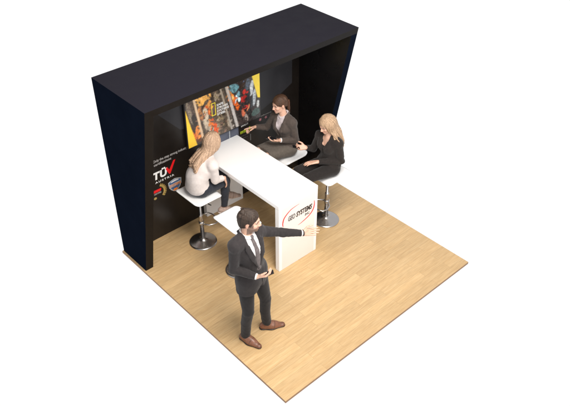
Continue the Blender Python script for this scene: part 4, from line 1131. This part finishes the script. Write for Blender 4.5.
def blazer(P, j, cfr, ch, mid, s, col, blouse, vdeep, seed, hemdrop, collar=True):
    nk = j['neck']
    Sb = Sdf(); torso_cloth(Sb, j, cfr, ch, mid, s, 0.88, 0.005, fem=True)
    for i in range(12):
        a0, a1 = 2 * math.pi * i / 12, 2 * math.pi * (i + 1) / 12
        pt = lambda a: nk + cfr[0] * 0.056 * math.cos(a) + cfr[1] * 0.056 * math.sin(a) + UP * (0.024 - 0.022 * math.sin(a))
        Sb.cone(pt(a0), pt(a1), 0.013, 0.013, 0.008)
    if not collar:
        Sb.p = Sb.p[:-12]
        Sb.cone(nk + cfr[1] * .035 - UP * .005, nk + cfr[1] * .105 - UP * .105, .060, .034, .006, 's')
    def fp(r, u, o, Sx):
        st = nk + cfr[0] * r + cfr[2] * u + cfr[1] * 0.35
        h = Sx.hit(st, -cfr[1], 0.6)
        return (h if h is not None else st - cfr[1] * 0.27) + cfr[1] * o
    S = Sdf(); torso_cloth(S, j, cfr, ch, mid, s, 0.88, 0.015, fem=True)
    S.ell(j['pelvis'] + UP * 0.02, A(.185, .150, .135) * s, j['pf'], 0.05)
    S.plane(j['pelvis'] - UP * hemdrop - j['pf'][1] * .02, A(0, 0, -1) + j['pf'][1] * 0.55, 0.24, 0.006)
    for q_ in 'RL':
        S.cone(nk * .55 + j['s' + q_] * .45 + UP * 0.006, j['s' + q_] + UP * 0.004, 0.052 * s, 0.054 * s, 0.02)
        sleeve(S, j, q_, s, 0.86, 0.014, 0.97, 0.02)
    Sj = Sdf(); Sj.p = list(S.p)
    vp = [(fp(0, -vdeep, 0, Sj), .008), (fp(0, -vdeep * .62, 0, Sj), .032), (fp(0, -vdeep * .3, 0, Sj), .050), (nk + cfr[1] * .065, .062), (nk + cfr[1] * .02 + UP * .05, .066)]
    for (a, ra), (b, rb) in zip(vp, vp[1:]): S.cone(a, b, ra, rb, .004, 's', flat=cfr[1], fs=.65 if rb < .06 else 1)
    S.cone(nk, nk + UP * .1, .056, .066, .006, 's')
    for q_ in (-1, 1):
        pa = fp(q_ * .016, -vdeep + .01, .003, Sj); pb = fp(q_ * .056, -vdeep * .55, .005, Sj); pc = fp(q_ * .072, -vdeep * .22, .005, Sj)
        pd = nk + cfr[0] * q_ * .064 + cfr[1] * .03 + UP * .026; pe = nk + cfr[0] * q_ * .045 - cfr[1] * .048 + UP * .040
        S.cone(pa, pb, .010, .024, .003, flat=cfr[1], fs=.3); S.cone(pb, pc, .026, .028, .003, flat=cfr[1], fs=.3)
        S.cone(pc, pd, .020, .015, .004, flat=cfr[1], fs=.5); S.cone(pd, pe, .014, .012, .004)
    S.cone(nk + cfr[0] * .045 - cfr[1] * .048 + UP * .04, nk - cfr[0] * .045 - cfr[1] * .048 + UP * .04, .013, .013, .006)
    sdf_obj('blouse', Sb, 0.005, M['cloth'], P, blouse, amp=0.004, fseed=seed, near=[(ch, 0.3)])
    return sdf_obj('blazer', S, 0.005, M['cloth'], P, col, amp=0.0060, fseed=seed + 1, ffreq=40,
            near=[(j['eR'], .11), (j['eL'], .11), (mid, .16), (j['sL'], .09), (j['sR'], .09), (j['pelvis'], .12)])
SUIT3 = (0.070, 0.054, 0.046)
blazer(P3, j, cfr, ch, mid, s, SUIT3, (0.50, 0.44, 0.45), 0.26, 41, 0.075)
d = unit(j['wL'] - j['eL']); S = Sdf(); S.cone(j['wL'] - d * .018, j['wL'] + d * .006, .0295, .0295, .01); S.plane(j['wL'] + d * .006, d, .06)
sdf_obj('blouse_cuff', S, 0.004, M['cloth'], P3, (0.62, 0.60, 0.60))
S = Sdf(); lower_seated(S, j, s, 0.014, shank=False)
km = (j['kL'] + j['kR']) / 2; hm = (j['hL'] + j['hR']) / 2
S.cone(hm, km + (hm - km) * .08, .085, .066, .05)
for q_ in 'RL': S.plane(j['k' + q_] + (j['h' + q_] - j['k' + q_]) * .04, j['k' + q_] - j['h' + q_], .12, .006)
sdf_obj('skirt', S, 0.005, M['cloth'], P3, (0.098, 0.082, 0.068), amp=0.007, fseed=43, ffreq=30, near=[(km, .2), (hm, .2)])
for q_ in 'RL': shoe(P3, j['a' + q_], j['f' + q_], 0.90, (0.02, 0.016, 0.015), (0.012, 0.011, 0.010))
phone('dark phone lying on the open palm of the ponytailed woman', j['wL'] + hdL * .115 + UP * .026, unit(hdL + A(.1, .5, 0)), A(.1, .1, 1), (0.062, 0.125, 0.009))

# ---- blonde woman in the black suit
j = joints(pelvis=(2.300, 1.745, .868), neck=(2.305, 1.752, 1.275), head=(2.262, 1.765, 1.450),
           sL=(2.315, 1.612, 1.228), sR=(2.290, 1.895, 1.228), eL=(2.345, 1.580, .985), wL=(2.105, 1.735, 1.005), eR=(2.275, 1.985, 1.000), wR=(2.150, 1.990, 1.065),
           hL=(2.290, 1.655, .855), hR=(2.290, 1.835, .855), kL=(1.895, 1.700, .880), kR=(1.900, 1.865, .900), aL=(1.930, 1.700, .460), aR=(1.935, 1.850, .475),
           fL=unit(A(-.9, -.1, -.3)), fR=unit(A(-.9, .1, -.3)), bend=A(.025, 0, 0))
j['pf'] = frame(A(-1, .04, 0)); j['cf'] = frame(A(-.99, .08, 0)); j['hf'] = frame(A(-.90, .10, -.42))
P4 = person_root('woman with long blonde hair in a black suit, looking down at a phone', (2.3, 1.745, .77))
S, cfr, ch, mid = body_sdf(j, True, s, 0.010)
g = head_sdf(S, j['head'], j['hf'], s, True)
hdL4 = unit(A(-.78, .58, -.10))
hand_sdf(S, j['wL'], hdL4, unit(A(-.1, -.05, -1)), True, (0.10, 0.22, 0.2), s=0.95, spread=.12)
hdR4 = unit(A(-.80, .52, .10))
hand_sdf(S, j['wR'], hdR4, unit(A(-.25, -.5, .75)), False, (0.5, 0.6, 0.45), s=0.92)
body = sdf_obj('body', S, 0.004, M['skin'], P4, SKIN, head_paint(j['head'], j['hf'], s, SKIN, (0.16, 0.10, 0.06), LIP))
eyes(body, g, j['hf'], s, (0.08, 0.09, 0.10))
S = Sdf(); hair_cap(S, g, j['hf'], s, 0.013, face=(0.100, -0.050), fr_r=(0.074, 0.070, 0.108))
long_hair(S, g, s, A(2.425, 1.690, 1.175), 190, 15, 0.056, j['cf'], 0.035, 0.0105, fall=A(.008, -.005, .02), az=(-2.35, 2.2))
long_hair(S, g, s, A(2.300, 1.610, 1.235), 16, 16, 0.02, j['cf'], 0.04, 0.012, az=(-2.2, -1.5))
HC = (0.40, 0.265, 0.165)
sdf_obj('hair', S, 0.004, M['hair'], body, HC, strand_shade(19, j['hf'], j['head'], 0.36), amp=0.002, fseed=8, ffreq=100, near=[(j['head'], 0.5)])
SUIT4 = (0.0185, 0.0145, 0.0130)
blazer(P4, j, cfr, ch, mid, s, SUIT4, (0.020, 0.017, 0.016), 0.20, 51, 0.085, False)
S = Sdf(); lower_seated(S, j, s, 0.010)
for q_ in 'RL': S.plane(j['a' + q_] + UP * 0.01, A(0, 0, -1), 0.09, 0.005)
sdf_obj('trousers', S, 0.005, M['cloth'], P4, (0.0150, 0.0120, 0.0110), amp=0.006, fseed=53, ffreq=30, near=[(j['kR'], .13), (j['kL'], .13), (j['pelvis'], .2)])
for q_ in 'RL': shoe(P4, j['a' + q_], j['f' + q_], 0.90, (0.02, 0.016, 0.015), (0.012, 0.011, 0.010))
phone('dark phone gripped by the blonde woman in the black suit', j['wR'] + hdR4 * .128 + A(-.25, -.5, .75) * .022, unit(hdR4 + A(-.2, .0, .35)), unit(A(.35, -.35, .85)), (0.046, 0.090, 0.009))
#@@PEOPLE_END

# ------------------------------------------------------------------ light, world, camera
w = bpy.data.worlds.new('World'); scene.world = w; w.use_nodes = True
nt = w.node_tree; N = nt.nodes; L = nt.links
bg = N['Background']
tc = N.new('ShaderNodeTexCoord'); sp = N.new('ShaderNodeSeparateXYZ'); L.new(tc.outputs['Generated'], sp.inputs[0])
cr = N.new('ShaderNodeValToRGB'); mr = N.new('ShaderNodeMapRange')
mr.inputs['From Min'].default_value = -1; mr.inputs['From Max'].default_value = 1
L.new(sp.outputs['Z'], mr.inputs['Value']); L.new(mr.outputs['Result'], cr.inputs['Fac'])
cr.color_ramp.elements[0].position = 0.0; cr.color_ramp.elements[0].color = (1.0, 1.0, 1.0, 1)
cr.color_ramp.elements[1].position = 1.0; cr.color_ramp.elements[1].color = (0.68, 0.68, 0.69, 1)
e = cr.color_ramp.elements.new(0.47); e.color = (1.0, 1.0, 1.0, 1)
e = cr.color_ramp.elements.new(0.56); e.color = (0.66, 0.66, 0.67, 1)
L.new(cr.outputs['Color'], bg.inputs['Color']); bg.inputs['Strength'].default_value = 1.08

def area(name, loc, target, size, power, col):
    l = bpy.data.lights.new(name, 'AREA'); l.shape = 'SQUARE'; l.size = size; l.energy = power; l.color = col
    o = bpy.data.objects.new(name, l); COL.objects.link(o); o.location = loc
    o.rotation_euler = (Vector(target) - Vector(loc)).to_track_quat('-Z', 'Y').to_euler()
    return o
area('softbox', (0.6, -0.4, 5.0), (1.3, 1.7, 0.3), 2.0, 290, (1.0, 0.955, 0.90))
area('added fill light', (-1.2, -4.4, 3.6), (1.3, 2.0, 0.4), 2.6, 180, (1.0, 0.95, 0.90))  # unseen light added to brighten floor, front panel and people from the camera side

cam = bpy.data.cameras.new('Camera'); co = bpy.data.objects.new('Camera', cam); COL.objects.link(co)
co.location = (-2.813184, -3.085369, 5.671597)
co.rotation_euler = (0.9146907, -0.0, -0.7379048)
cam.sensor_width = 36.0; cam.sensor_fit = 'HORIZONTAL'; cam.lens = 43.5577; cam.clip_end = 200
scene.camera = co
scene.view_settings.view_transform = 'Standard'; scene.view_settings.look = 'None'; scene.view_settings.exposure = 0
scene.render.resolution_x = 1024; scene.render.resolution_y = 729
scene.cycles.max_bounces = 8
